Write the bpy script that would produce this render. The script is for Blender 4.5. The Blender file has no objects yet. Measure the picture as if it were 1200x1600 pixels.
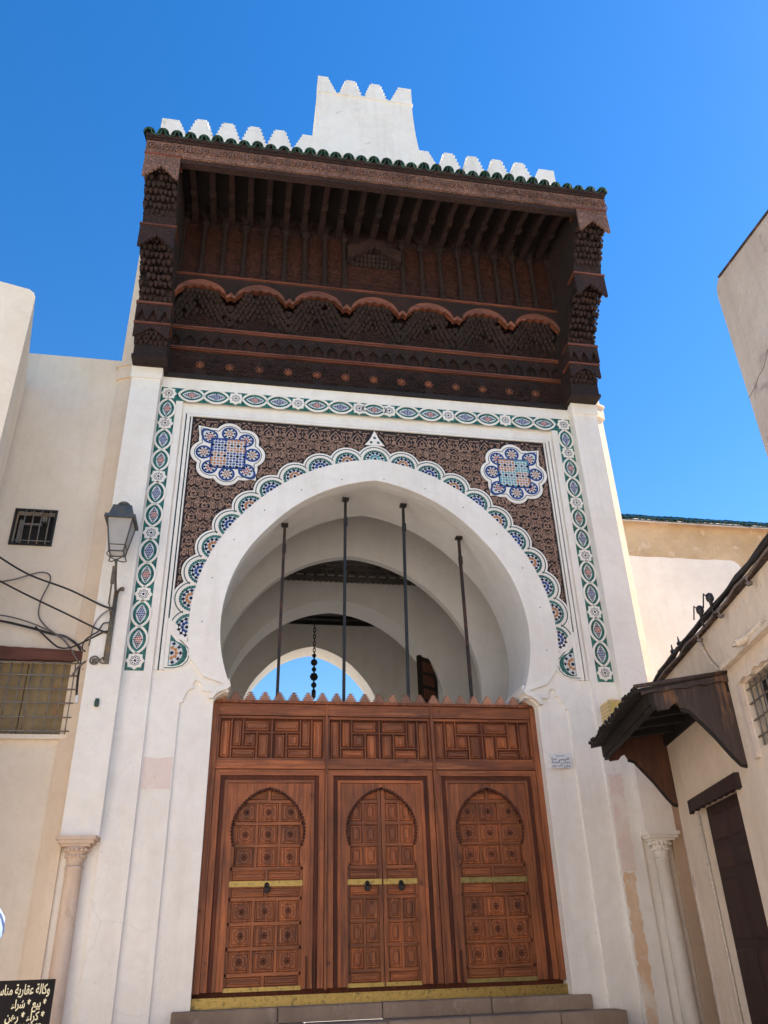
import bpy, math, random
from mathutils import Vector, Matrix
random.seed(7)
SC = bpy.context.scene
COL = SC.collection
PI = math.pi

# ------------------------------------------------------------------ camera
def cam_axes(yaw, pitch, roll):
    f = Vector((math.sin(yaw)*math.cos(pitch), math.cos(yaw)*math.cos(pitch), math.sin(pitch)))
    r = Vector((math.cos(yaw), -math.sin(yaw), 0)); u = r.cross(f)
    c, s = math.cos(roll), math.sin(roll)
    return c*r+s*u, -s*r+c*u, f
_r, _u, _f = cam_axes(0.18808471432636686, 0.5022333745313343, -0.03240168870698235)
cam = bpy.data.objects.new('camera', bpy.data.cameras.new('camera'))
COL.objects.link(cam)
cam.matrix_world = Matrix(((_r.x, _u.x, -_f.x, -1.96957), (_r.y, _u.y, -_f.y, -11.0), (_r.z, _u.z, -_f.z, 0.53456), (0, 0, 0, 1)))
cam.data.sensor_fit = 'VERTICAL'; cam.data.sensor_height = 24.0
cam.data.lens = 24.0*1240.582/1600.0
cam.data.clip_start = 0.05; cam.data.clip_end = 2000
SC.camera = cam

# ------------------------------------------------------------------ light
SUN_EL, SUN_AZ = 47.0, 5.0            # azimuth: degrees from +x (right) towards +y (behind the gate)
SKY_STRENGTH, SUN_STRENGTH, EXPOSURE = 0.10, 5.0, 1.06
w = bpy.data.worlds.new('World'); SC.world = w; w.use_nodes = True
nt = w.node_tree; nt.nodes.clear()
wo = nt.nodes.new('ShaderNodeOutputWorld'); bg = nt.nodes.new('ShaderNodeBackground')
sky = nt.nodes.new('ShaderNodeTexSky'); sky.sky_type = 'NISHITA'; sky.sun_disc = False
sky.sun_elevation = math.radians(SUN_EL); sky.sun_rotation = math.radians(90-SUN_AZ)
sky.air_density = 1.5; sky.dust_density = 0.15; sky.ozone_density = 3.0; sky.altitude = 300
hs = nt.nodes.new('ShaderNodeHueSaturation'); hs.inputs['Saturation'].default_value = 1.40; hs.inputs['Value'].default_value = 0.99; hs.inputs['Hue'].default_value = 0.508
nt.links.new(sky.outputs[0], hs.inputs['Color']); nt.links.new(hs.outputs[0], bg.inputs[0])
bg.inputs[1].default_value = SKY_STRENGTH
nt.links.new(bg.outputs[0], wo.inputs[0])
sl = bpy.data.lights.new('sun', 'SUN'); sl.energy = SUN_STRENGTH; sl.angle = math.radians(0.5); sl.color = (1.0, 0.93, 0.82)
so = bpy.data.objects.new('sun', sl); COL.objects.link(so)
S = Vector((math.cos(math.radians(SUN_EL))*math.cos(math.radians(SUN_AZ)), math.cos(math.radians(SUN_EL))*math.sin(math.radians(SUN_AZ)), math.sin(math.radians(SUN_EL))))
so.rotation_euler = S.to_track_quat('Z', 'Y').to_euler(); so.location = (30, 3, 40)
SC.view_settings.view_transform = 'Standard'; SC.view_settings.look = 'None'
SC.view_settings.exposure = EXPOSURE; SC.view_settings.gamma = 1.0; SC.view_settings.use_curve_mapping = False
SC.cycles.max_bounces = 12; SC.cycles.diffuse_bounces = 8

# ------------------------------------------------------------------ materials
def N(t, k, **kw):
    n = t.nodes.new(k)
    for a, b in kw.items(): setattr(n, a, b)
    return n
def base(name, rough=0.8, metallic=0.0):
    m = bpy.data.materials.new(name); m.use_nodes = True
    t = m.node_tree; b = t.nodes['Principled BSDF']
    b.inputs['Roughness'].default_value = rough; b.inputs['Metallic'].default_value = metallic
    geo = N(t, 'ShaderNodeNewGeometry')
    return m, t, b, geo
def mapped(t, geo, sc):
    mp = N(t, 'ShaderNodeMapping'); mp.inputs['Scale'].default_value = sc
    t.links.new(geo.outputs['Position'], mp.inputs['Vector']); return mp
def noise(t, vec, scale, detail=4, rough=0.55, dist=0.0):
    n = N(t, 'ShaderNodeTexNoise'); n.inputs['Scale'].default_value = scale
    n.inputs['Detail'].default_value = detail; n.inputs['Roughness'].default_value = rough; n.inputs['Distortion'].default_value = dist
    t.links.new(vec, n.inputs['Vector']); return n
def ramp(t, fac, stops):
    r = N(t, 'ShaderNodeValToRGB'); e = r.color_ramp.elements
    while len(e) < len(stops): e.new(0.5)
    for i, (p, c) in enumerate(stops):
        e[i].position = p; e[i].color = (c[0], c[1], c[2], 1)
    t.links.new(fac, r.inputs[0]); return r
def mixc(t, fac, a, b, mode='MIX'):
    m = N(t, 'ShaderNodeMix', data_type='RGBA', blend_type=mode)
    if isinstance(fac, float): m.inputs[0].default_value = fac
    else: t.links.new(fac, m.inputs[0])
    for i, v in ((6, a), (7, b)):
        if isinstance(v, tuple): m.inputs[i].default_value = (v[0], v[1], v[2], 1)
        else: t.links.new(v, m.inputs[i])
    return m.outputs[2]
def bump(t, b, h, strength, dist=0.01):
    n = N(t, 'ShaderNodeBump'); n.inputs['Strength'].default_value = strength; n.inputs['Distance'].default_value = dist
    t.links.new(h, n.inputs['Height']); t.links.new(n.outputs[0], b.inputs['Normal']); return n
def plaster(name, col, col2, var=0.5, stain=None, stain_lo=0.56, bs=0.35, streak=0.25, dirt=(0.45, 0.38, 0.30), crk=0.14):
    m, t, b, g = base(name, 0.9)
    big = noise(t, g.outputs['Position'], 0.7, 5, 0.6)
    c = ramp(t, big.outputs[0], [(0.35, col), (0.65, col2)])
    st = noise(t, mapped(t, g, (2.2, 2.2, 0.22)).outputs[0], 1.6, 6, 0.65)
    sr = ramp(t, st.outputs[0], [(0.50, (0, 0, 0)), (0.78, (streak, streak, streak))])
    out = mixc(t, sr.outputs[0], c.outputs[0], dirt)
    if stain:
        n2 = noise(t, g.outputs['Position'], 1.7, 8, 0.7, 0.6)
        sr2 = ramp(t, n2.outputs[0], [(stain_lo, (0, 0, 0)), (stain_lo+0.08, (0.85, 0.85, 0.85))])
        out = mixc(t, sr2.outputs[0], out, stain)
    wn = noise(t, g.outputs['Position'], 1.4, 4, 0.6)
    wm = N(t, 'ShaderNodeMix', data_type='VECTOR'); wm.inputs[0].default_value = 0.35
    t.links.new(g.outputs['Position'], wm.inputs[4]); t.links.new(wn.outputs[1], wm.inputs[5])
    vo = N(t, 'ShaderNodeTexVoronoi', feature='DISTANCE_TO_EDGE'); vo.inputs['Scale'].default_value = 0.95; t.links.new(wm.outputs[1], vo.inputs['Vector'])
    cr_ = ramp(t, vo.outputs[0], [(0.0, (1, 1, 1)), (0.007, (0, 0, 0))])
    ms = noise(t, g.outputs['Position'], 0.8, 2, 0.5); mr = ramp(t, ms.outputs[0], [(0.52, (0, 0, 0)), (0.62, (crk, crk, crk))])
    out = mixc(t, mixc(t, 1.0, cr_.outputs[0], mr.outputs[0], 'MULTIPLY'), out, (0.36, 0.32, 0.28))
    cl_ = noise(t, g.outputs['Position'], 4.5, 7, 0.7, 0.8); cw = ramp(t, cl_.outputs[0], [(0.32, (0.945, 0.935, 0.925)), (0.58, (1, 1, 1))])
    out = mixc(t, 1.0, out, cw.outputs[0], 'MULTIPLY')
    spk = noise(t, g.outputs['Position'], 26, 3, 0.6)
    sp = ramp(t, spk.outputs[0], [(0.22, (0.80, 0.80, 0.80)), (0.36, (1, 1, 1))])
    out = mixc(t, 1.0, out, sp.outputs[0], 'MULTIPLY')
    t.links.new(out, b.inputs['Base Color'])
    h1 = noise(t, g.outputs['Position'], 3.0, 8, 0.62)
    bump(t, b, h1.outputs[0], bs, 0.05)
    return m
def wood(name, dark, light, sc=(24, 24, 1.5), rough=0.42, bs=0.35, pale=None, plo=.52):
    m, t, b, g = base(name, rough)
    oi = N(t, 'ShaderNodeObjectInfo')
    n = noise(t, mapped(t, g, sc).outputs[0], 1.0, 6, 0.62, 0.5)
    c = ramp(t, n.outputs[0], [(0.25, dark), (0.72, light)])
    n2 = noise(t, g.outputs['Position'], 1.3, 4, 0.6)
    v = ramp(t, n2.outputs[0], [(0.3, (0.62, 0.60, 0.58)), (0.7, (1.12, 1.1, 1.08))])
    out = mixc(t, 1.0, c.outputs[0], v.outputs[0], 'MULTIPLY')
    rv = ramp(t, oi.outputs['Random'], [(0.0, (0.72, 0.70, 0.68)), (0.5, (0.98, 0.98, 0.98)), (1.0, (1.25, 1.18, 1.1))])
    out = mixc(t, 1.0, out, rv.outputs[0], 'MULTIPLY')
    kn = noise(t, g.outputs['Position'], 7, 2, 0.5)
    kr = ramp(t, kn.outputs[0], [(0.20, (0.35, 0.32, 0.3)), (0.30, (1, 1, 1))])
    out = mixc(t, 1.0, out, kr.outputs[0], 'MULTIPLY')
    if pale:
        pn = noise(t, mapped(t, g, (sc[0]*.4, sc[1]*.4, sc[2]*.4)).outputs[0], 1.0, 5, 0.7)
        pr = ramp(t, pn.outputs[0], [(plo, (0, 0, 0)), (plo+.12, (0.8, 0.8, 0.8))])
        out = mixc(t, pr.outputs[0], out, pale)
    t.links.new(out, b.inputs['Base Color']); bump(t, b, n.outputs[0], bs, 0.006)
    return m
def carved(name, dark, light, scale=26, bs=1.0, rough=0.8):
    """carved and weathered wood: fine floral relief as bump, uneven worn tone, bright speckle painted in as small highlights"""
    m, t, b, g = base(name, rough)
    v = N(t, 'ShaderNodeTexVoronoi', feature='DISTANCE_TO_EDGE'); v.inputs['Scale'].default_value = scale
    d = noise(t, g.outputs['Position'], 9, 3, 0.6)
    mx = N(t, 'ShaderNodeMix', data_type='VECTOR'); mx.inputs[0].default_value = 0.12
    t.links.new(g.outputs['Position'], mx.inputs[4]); t.links.new(d.outputs[1], mx.inputs[5])
    t.links.new(mx.outputs[1], v.inputs['Vector'])
    n = noise(t, g.outputs['Position'], 1.6, 6, 0.65)
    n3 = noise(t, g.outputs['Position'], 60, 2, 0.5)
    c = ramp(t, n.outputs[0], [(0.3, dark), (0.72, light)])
    c3 = ramp(t, n3.outputs[0], [(0.3, (0.45, 0.45, 0.45)), (0.72, (2.0, 1.8, 1.7))])  # fine bright speckle paints small highlights into the carving
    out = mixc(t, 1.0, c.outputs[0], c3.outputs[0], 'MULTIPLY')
    t.links.new(out, b.inputs['Base Color'])
    rr = ramp(t, v.outputs[0], [(0.02, (0, 0, 0)), (0.16, (1, 1, 1))])
    bump(t, b, rr.outputs[0], bs, 0.02)
    return m
def glaze(name, col, rough=0.22, var=0.35, scale=30):
    m, t, b, g = base(name, rough)
    n = noise(t, g.outputs['Position'], scale, 2, 0.5)
    lo = tuple(x*(1-var) for x in col); hi = tuple(min(1, x*(1+var)) for x in col)
    c = ramp(t, n.outputs[0], [(0.3, lo), (0.7, hi)])
    t.links.new(c.outputs[0], b.inputs['Base Color']); return m
def metal(name, col, rough=0.4, met=1.0, rust=None, sc=9, bs=0.3):
    m, t, b, g = base(name, rough, met)
    n = noise(t, g.outputs['Position'], sc, 6, 0.65)
    c = ramp(t, n.outputs[0], [(0.3, tuple(x*0.55 for x in col)), (0.6, col)])
    out = c.outputs[0]
    if rust:
        r = ramp(t, n.outputs[0], [(0.52, (0, 0, 0)), (0.62, (1, 1, 1))]); out = mixc(t, r.outputs[0], out, rust)
    t.links.new(out, b.inputs['Base Color'])
    n2 = noise(t, g.outputs['Position'], 40, 2, 0.5); bump(t, b, n2.outputs[0], bs, 0.004)
    return m
M = {}
M['white'] = plaster('white_limewash', (0.80, 0.75, 0.685), (0.88, 0.84, 0.78), streak=0.26, bs=0.55, dirt=(0.52, 0.45, 0.37))
M['white_top'] = plaster('white_limewash_battlement', (0.80, 0.76, 0.69), (0.86, 0.82, 0.76), streak=0.35, bs=.9, stain=(0.50, 0.46, 0.40), stain_lo=0.62)
M['inner'] = plaster('grey_white_plaster', (0.70, 0.68, 0.66), (0.76, 0.74, 0.72), streak=0.15)
M['cream'] = plaster('cream_limewash', (0.74, 0.59, 0.44), (0.80, 0.67, 0.53), streak=0.2, dirt=(0.55, 0.42, 0.30))
M['cream_left'] = plaster('pale_cream_limewash', (0.76, 0.64, 0.50), (0.82, 0.72, 0.60), streak=0.22, dirt=(0.5, 0.42, 0.34))
M['peach'] = plaster('peach_limewash', (0.70, 0.57, 0.44), (0.78, 0.66, 0.54), streak=0.4, stain=(0.56, 0.40, 0.30), stain_lo=0.64, bs=0.8, dirt=(0.42, 0.30, 0.22))
M['weather'] = plaster('weathered_plaster', (0.58, 0.47, 0.40), (0.70, 0.60, 0.52), streak=0.45, stain=(0.36, 0.28, 0.25), stain_lo=0.60, bs=0.9, dirt=(0.38, 0.30, 0.27))
M['tan'] = plaster('tan_rammed_wall', (0.46, 0.30, 0.16), (0.62, 0.44, 0.27), streak=0.3, stain=(0.68, 0.52, 0.38), stain_lo=0.55, bs=1.0)
M['pink'] = plaster('pink_plaster', (0.76, 0.62, 0.56), (0.80, 0.68, 0.62), streak=0.2, stain=(0.80, 0.74, 0.68), stain_lo=.52, bs=0.9)
M['ochre'] = plaster('ochre_plaster', (0.70, 0.46, 0.28), (0.76, 0.56, 0.40), streak=0.3, stain=(0.76, 0.68, 0.58), stain_lo=0.52, bs=0.8)
M['stone'] = plaster('step_stone', (0.20, 0.14, 0.10), (0.33, 0.245, 0.18), streak=0.3, stain=(0.34, 0.27, 0.21), stain_lo=0.56, bs=1.0, dirt=(0.13, 0.10, 0.08))
M['ground'] = plaster('paving_stone', (0.50, 0.42, 0.33), (0.58, 0.50, 0.41), streak=0.1, bs=0.7)
M['column'] = plaster('worn_column_stone', (0.52, 0.37, 0.27), (0.68, 0.54, 0.44), streak=0.45, stain=(0.40, 0.29, 0.22), stain_lo=0.60, bs=0.8, dirt=(0.34, 0.24, 0.18))
M['column_white'] = plaster('limewashed_column', (0.66, 0.60, 0.53), (0.76, 0.71, 0.65), streak=0.4, bs=0.8, dirt=(0.45, 0.38, 0.30))
DK, LT = (0.090, 0.022, 0.007), (0.46, 0.145, 0.043)
M['wood_v'] = wood('cedar_vertical_grain', DK, LT, rough=0.6, pale=(0.56, 0.22, 0.085), plo=.60)
M['wood_h'] = wood('cedar_horizontal_grain', DK, LT, sc=(1.5, 24, 24), rough=0.6, pale=(0.54, 0.21, 0.08), plo=.60)
M['wood_dark'] = wood('dark_cedar_moulding', (0.040, 0.010, 0.004), (0.15, 0.036, 0.013), rough=0.8)  # darker cedar for mouldings, beading, rosettes and backing boards
M['wood_pale'] = wood('faded_cedar', (0.30, 0.13, 0.075), (0.48, 0.24, 0.155), sc=(20, 20, 3), rough=0.7)
M['canopy'] = carved('carved_dark_cedar', (0.008, 0.004, 0.0032), (0.033, 0.0125, 0.0085))  # inner canopy woods are darkened in colour to deepen the recess shade
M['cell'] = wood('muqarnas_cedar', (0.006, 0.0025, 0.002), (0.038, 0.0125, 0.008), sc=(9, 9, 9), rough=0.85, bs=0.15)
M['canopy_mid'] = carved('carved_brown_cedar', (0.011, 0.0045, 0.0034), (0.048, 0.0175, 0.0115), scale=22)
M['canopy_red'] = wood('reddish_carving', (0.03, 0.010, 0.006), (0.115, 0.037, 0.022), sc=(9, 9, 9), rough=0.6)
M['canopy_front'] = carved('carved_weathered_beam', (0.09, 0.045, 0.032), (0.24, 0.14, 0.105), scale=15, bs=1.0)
M['canopy_edge'] = wood('reddish_cedar_edge', (0.075, 0.024, 0.013), (0.25, 0.085, 0.044), sc=(2, 18, 18), rough=0.55)
M['panel_dark'] = glaze('dark_manganese_ground', (0.014, 0.007, 0.008), 0.7, 0.4)
M['scroll'] = glaze('carved_scroll_relief', (0.36, 0.225, 0.165), 0.7, 0.35, 14)
M['g_green'] = glaze('green_glaze', (0.025, 0.125, 0.095), 0.22, 0.6, 22)
M['g_dkgreen'] = glaze('dark_green_glaze', (0.012, 0.045, 0.032), 0.3, 0.5, 22)
M['g_roof'] = glaze('green_roof_glaze', (0.010, 0.042, 0.026), 0.22, 0.75, 7)
M['g_blue'] = glaze('cobalt_glaze', (0.030, 0.060, 0.22), 0.22, 0.5, 30)
M['g_black'] = glaze('black_glaze', (0.010, 0.010, 0.022), 0.25, 0.4)
M['g_orange'] = glaze('amber_glaze', (0.46, 0.20, 0.06), 0.25, 0.4)
M['g_red'] = glaze('red_glaze', (0.42, 0.09, 0.04), 0.25, 0.3)
M['g_white'] = glaze('white_glaze', (0.60, 0.60, 0.60), 0.3, 0.1)
M['g_aqua'] = glaze('aqua_glaze', (0.10, 0.33, 0.34), 0.25, 0.4)
M['brass'] = metal('hammered_brass', (0.44, 0.31, 0.10), 0.42, 0.85, (0.20, 0.15, 0.06), 11, 1.0)
M['brass_dull'] = metal('tarnished_brass', (0.30, 0.24, 0.09), 0.5, 0.7, None, 14, 0.8)
M['iron'] = metal('dark_iron', (0.035, 0.032, 0.032), 0.5, 0.5)
M['rust'] = metal('rusty_iron', (0.045, 0.030, 0.028), 0.65, 0.4, (0.10, 0.035, 0.018), 7)
M['lampmetal'] = metal('lamp_metal', (0.11, 0.12, 0.12), 0.5, 0.4, (0.16, 0.12, 0.08), 6)
M['bracket'] = metal('bracket_metal', (0.14, 0.12, 0.09), 0.6, 0.3, (0.20, 0.13, 0.07), 9)
M['bar'] = metal('grille_bar', (0.30, 0.27, 0.24), 0.55, 0.4, (0.22, 0.13, 0.08), 8)
M['oldwood'] = wood('weathered_grey_brown_wood', (0.028, 0.017, 0.014), (0.085, 0.058, 0.050), sc=(14, 14, 1.6), rough=0.75, pale=(0.26, 0.12, 0.05))
M['oldwood_red'] = wood('sun_baked_red_brown_wood', (0.05, 0.018, 0.010), (0.17, 0.058, 0.028), sc=(16, 16, 1.4), rough=0.7)
M['greywood'] = wood('grey_lattice_wood', (0.05, 0.045, 0.042), (0.17, 0.155, 0.145), sc=(12, 12, 12), rough=0.8)
M['blackwood'] = wood('near_black_wood', (0.007, 0.0055, 0.005), (0.022, 0.014, 0.012), sc=(12, 12, 2), rough=0.8)  # near-black tone for hood boards, ceilings and the canopy soffit
M['doorbrown'] = wood('dark_painted_door', (0.016, 0.0055, 0.004), (0.046, 0.013, 0.009), sc=(10, 10, 1.2), rough=0.7)
M['lintel'] = wood('brown_lintel_wood', (0.09, 0.032, 0.022), (0.22, 0.082, 0.055), sc=(1.5, 14, 14), rough=0.8)
M['void'] = glaze('dark_interior', (0.02, 0.019, 0.02), 0.9, 0.3, 3)
M['sacking'] = plaster('brown_board_behind_grille', (0.22, 0.15, 0.07), (0.34, 0.25, 0.13), streak=0.6, stain=(0.30, 0.17, 0.08), stain_lo=0.58, bs=0.8, dirt=(0.07, 0.05, 0.03))
M['cable'] = glaze('black_cable', (0.022, 0.018, 0.018), 0.6, 0.3)
M['cable_grey'] = glaze('grey_cable', (0.16, 0.13, 0.12), 0.6, 0.3)
M['pipe'] = glaze('cream_pipe', (0.60, 0.50, 0.40), 0.6, 0.2)
M['signblack'] = glaze('black_signboard', (0.008, 0.005, 0.006), 0.95, 0.4, 4)
M['signcream'] = glaze('cream_lettering', (0.78, 0.72, 0.50), 0.6, 0.12)
M['plaquewhite'] = glaze('white_plaque', (0.70, 0.71, 0.74), 0.4, 0.06)
M['plaqueblue'] = glaze('blue_grey_lettering', (0.08, 0.10, 0.16), 0.5, 0.3)
M['skin'] = glaze('skin', (0.42, 0.25, 0.17), 0.55, 0.1)
M['shirt'] = None
m, t, b, g = base('blue_striped_shirt', 0.85)
wv = N(t, 'ShaderNodeTexWave', bands_direction='DIAGONAL'); wv.inputs['Scale'].default_value = 9; wv.inputs['Distortion'].default_value = 2.5
t.links.new(g.outputs['Position'], wv.inputs['Vector'])
cc = ramp(t, wv.outputs[0], [(0.62, (0.26, 0.36, 0.60)), (0.80, (0.04, 0.06, 0.15))]); t.links.new(cc.outputs[0], b.inputs['Base Color'])
M['shirt'] = m
M['trousers'] = glaze('dark_trousers', (0.03, 0.035, 0.05), 0.9, 0.2)
M['hair'] = glaze('dark_hair', (0.02, 0.014, 0.01), 0.6, 0.3)
# lamp panes
def glassmat(name, col, trans, rough):
    m, t, b, g = base(name, rough)
    n = noise(t, g.outputs['Position'], 4, 3, 0.5)
    c = ramp(t, n.outputs[0], [(0.3, tuple(x*0.8 for x in col)), (0.7, col)])
    t.links.new(c.outputs[0], b.inputs['Base Color']); b.inputs['Transmission Weight'].default_value = trans
    return m
M['frost'] = glassmat('frosted_lamp_glass', (0.60, 0.57, 0.55), 0.45, 0.5)
M['amberglass'] = glassmat('amber_lamp_glass', (0.95, 0.72, 0.22), 0.35, 0.35)
M['screen'] = glaze('phone_back', (0.02, 0.02, 0.025), 0.3, 0.2)

# ------------------------------------------------------------------ mesh helpers
def area2(p): return sum(p[i][0]*p[(i+1) % len(p)][1]-p[(i+1) % len(p)][0]*p[i][1] for i in range(len(p)))
class MB:
    def __init__(s): s.v = []; s.f = []; s.m = []; s.sm = []
    def add(s, vs, fs, mat=0, smooth=False, T=None):
        o = len(s.v)
        s.v += [tuple(T @ Vector(v)) for v in vs] if T is not None else [tuple(v) for v in vs]
        for f in fs: s.f.append(tuple(i+o for i in f)); s.m.append(mat); s.sm.append(smooth)
        return s
    def box(s, x0, x1, y0, y1, z0, z1, mat=0, T=None):
        if x0 > x1: x0, x1 = x1, x0
        if y0 > y1: y0, y1 = y1, y0
        if z0 > z1: z0, z1 = z1, z0
        vs = [(x0, y0, z0), (x1, y0, z0), (x1, y1, z0), (x0, y1, z0), (x0, y0, z1), (x1, y0, z1), (x1, y1, z1), (x0, y1, z1)]
        return s.add(vs, [(3, 2, 1, 0), (4, 5, 6, 7), (0, 1, 5, 4), (1, 2, 6, 5), (2, 3, 7, 6), (3, 0, 4, 7)], mat, False, T)
    def prism(s, poly, y0, y1, mat=0, T=None, caps=True):
        """polygon in x,z extruded along y (y0 is the front, smaller y)"""
        p = list(poly)
        if area2(p) < 0: p.reverse()
        n = len(p); vs = [(a, y0, b) for a, b in p]+[(a, y1, b) for a, b in p]
        fs = [(i, i+n, (i+1) % n+n, (i+1) % n) for i in range(n)]
        if caps: fs += [tuple(range(n)), tuple(range(2*n-1, n-1, -1))]
        return s.add(vs, fs, mat, False, T)
    def prism_z(s, poly, z0, z1, mat=0, T=None):
        p = list(poly)
        if area2(p) < 0: p.reverse()
        n = len(p); vs = [(a, b, z0) for a, b in p]+[(a, b, z1) for a, b in p]
        fs = [(i, (i+1) % n, (i+1) % n+n, i+n) for i in range(n)]+[tuple(range(n-1, -1, -1)), tuple(range(n, 2*n))]
        return s.add(vs, fs, mat, False, T)
    def sheet(s, poly, y, mat=0, T=None):
        p = list(poly)
        if area2(p) < 0: p.reverse()
        return s.add([(a, y, b) for a, b in p], [tuple(range(len(p)))], mat, False, T)
    def panel(s, x0, x1, z0, z1, y, d, bev, mat=0, mat2=None, T=None):
        """raised field: sloped margin then flat top (front = y-d)"""
        a = [(x0, y, z0), (x1, y, z0), (x1, y, z1), (x0, y, z1)]
        b2 = [(x0+bev, y-d, z0+bev), (x1-bev, y-d, z0+bev), (x1-bev, y-d, z1-bev), (x0+bev, y-d, z1-bev)]
        s.add(a+b2, [(0, 1, 5, 4), (1, 2, 6, 5), (2, 3, 7, 6), (3, 0, 4, 7)], mat, False, T)
        return s.add(b2, [(0, 1, 2, 3)], mat if mat2 is None else mat2, False, T)
    def tube(s, pts, r, n=6, mat=0, closed=False, T=None, smooth=True):
        pts = [Vector(p) for p in pts]; k = len(pts); vs = []; up0 = None
        for i, p in enumerate(pts):
            a = pts[(i-1) % k] if (closed or i > 0) else p; c = pts[(i+1) % k] if (closed or i < k-1) else p
            d = (c-a).normalized() if (c-a).length > 1e-9 else Vector((0, 0, 1))
            if up0 is None: up0 = Vector((0, 0, 1)) if abs(d.z) < 0.9 else Vector((1, 0, 0))
            q = (up0-d*up0.dot(d))
            if q.length < 1e-6: q = Vector((1, 0, 0)).cross(d)
            q.normalize(); up0 = q; w2 = d.cross(q)
            rr = r[i] if isinstance(r, (list, tuple)) else r
            vs += [tuple(p+(q*math.cos(2*PI*j/n)+w2*math.sin(2*PI*j/n))*rr) for j in range(n)]
        fs = []
        for i in range(k if closed else k-1):
            i2 = (i+1) % k
            fs += [(i*n+j, i*n+(j+1) % n, i2*n+(j+1) % n, i2*n+j) for j in range(n)]
        s.add(vs, fs, mat, smooth, T)
        if not closed:
            o = len(s.v)-len(vs)
            s.f += [tuple(o+j for j in range(n-1, -1, -1)), tuple(o+(k-1)*n+j for j in range(n))]; s.m += [mat]*2; s.sm += [False]*2
        return s
    def lathe(s, prof, c=(0, 0, 0), n=12, mat=0, T=None, smooth=True):
        vs = []; k = len(prof)
        for r, z in prof: vs += [(c[0]+r*math.cos(2*PI*j/n), c[1]+r*math.sin(2*PI*j/n), c[2]+z) for j in range(n)]
        fs = [(i*n+j, i*n+(j+1) % n, (i+1)*n+(j+1) % n, (i+1)*n+j) for i in range(k-1) for j in range(n)]
        fs += [tuple(range(n-1, -1, -1)), tuple((k-1)*n+j for j in range(n))]
        return s.add(vs, fs, mat, smooth, T)
    def ribbon(s, pts, w2, y0, y1, mat=0, closed=False, T=None):
        """flat raised band of width w2 following an (x,z) line, from back y1 to front y0"""
        k = len(pts); L = []; R_ = []
        for i in range(k):
            a = pts[(i-1) % k] if (closed or i > 0) else pts[i]; c = pts[(i+1) % k] if (closed or i < k-1) else pts[i]
            dx, dz = c[0]-a[0], c[1]-a[1]; l = math.hypot(dx, dz) or 1
            ww = (w2[i] if isinstance(w2, (list, tuple)) else w2)/2
            L.append((pts[i][0]-dz/l*ww, pts[i][1]+dx/l*ww)); R_.append((pts[i][0]+dz/l*ww, pts[i][1]-dx/l*ww))
        vs = [(x, y0, z) for x, z in L]+[(x, y0, z) for x, z in R_]+[(x, y1, z) for x, z in L]+[(x, y1, z) for x, z in R_]
        fs = []
        for i in range(k if closed else k-1):
            j = (i+1) % k
            fs += [(i, k+i, k+j, j), (i, j, 2*k+j, 2*k+i), (k+j, k+i, 3*k+i, 3*k+j)]
        if not closed: fs += [(0, 2*k, 3*k, k), (k-1, 2*k-1, 4*k-1, 3*k-1)]
        return s.add(vs, fs, mat, False, T)
    def mesh(s, name, mats):
        me = bpy.data.meshes.new(name); me.from_pydata(s.v, [], s.f)
        for m in (mats if isinstance(mats, (list, tuple)) else [mats]): me.materials.append(M[m] if isinstance(m, str) else m)
        me.polygons.foreach_set('material_index', s.m); me.polygons.foreach_set('use_smooth', s.sm); me.update()
        return me
WL = {}
def wloc(p): return WL.get(p.name, Vector((0, 0, 0))) if p else Vector((0, 0, 0))
def tag(o, label=None, cat=None, group=None, kind=None):
    if label: o['label'] = label
    if cat: o['category'] = cat
    if group: o['group'] = group
    if kind: o['kind'] = kind
    return o
def thing(name, label, cat, loc=(0, 0, 0), rz=0.0, group=None, local=False):
    o = bpy.data.objects.new(name, None); COL.objects.link(o); o.empty_display_size = 0.2
    o.location = loc; o.rotation_euler = (0, 0, rz); WL[o.name] = Vector((0, 0, 0)) if local else Vector(loc)
    return tag(o, label, cat, group)
def obj(name, mb, mats, parent=None, label=None, kind=None, at=None, rot=None):
    """mb in world coordinates (or in the local frame of a 'local' thing); one mesh object"""
    me = mb.mesh(name, mats) if isinstance(mb, MB) else mb
    o = bpy.data.objects.new(name, me); COL.objects.link(o)
    pl = wloc(parent)
    if parent: o.parent = parent
    loc = (Vector(at) if at is not None else Vector((0, 0, 0)))-pl
    o.location = loc
    if rot: o.rotation_euler = rot
    WL[o.name] = Vector(at) if at is not None else Vector((0, 0, 0))
    return tag(o, label, None, None, kind)
def arc(cx, cz, r, a0, a1, n):
    return [(cx+r*math.cos(math.radians(a0+(a1-a0)*i/n)), cz+r*math.sin(math.radians(a0+(a1-a0)*i/n))) for i in range(n+1)]
GZ = -1.05   # ground level

# ------------------------------------------------------------------ setting
gm = MB(); gm.add([(-700, -700, GZ), (700, -700, GZ), (700, 900, GZ), (-700, 900, GZ)], [(0, 1, 2, 3)])
tag(obj('ground', gm, 'ground'), 'pale stone paving of the street in front of the gate', kind='structure')

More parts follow.
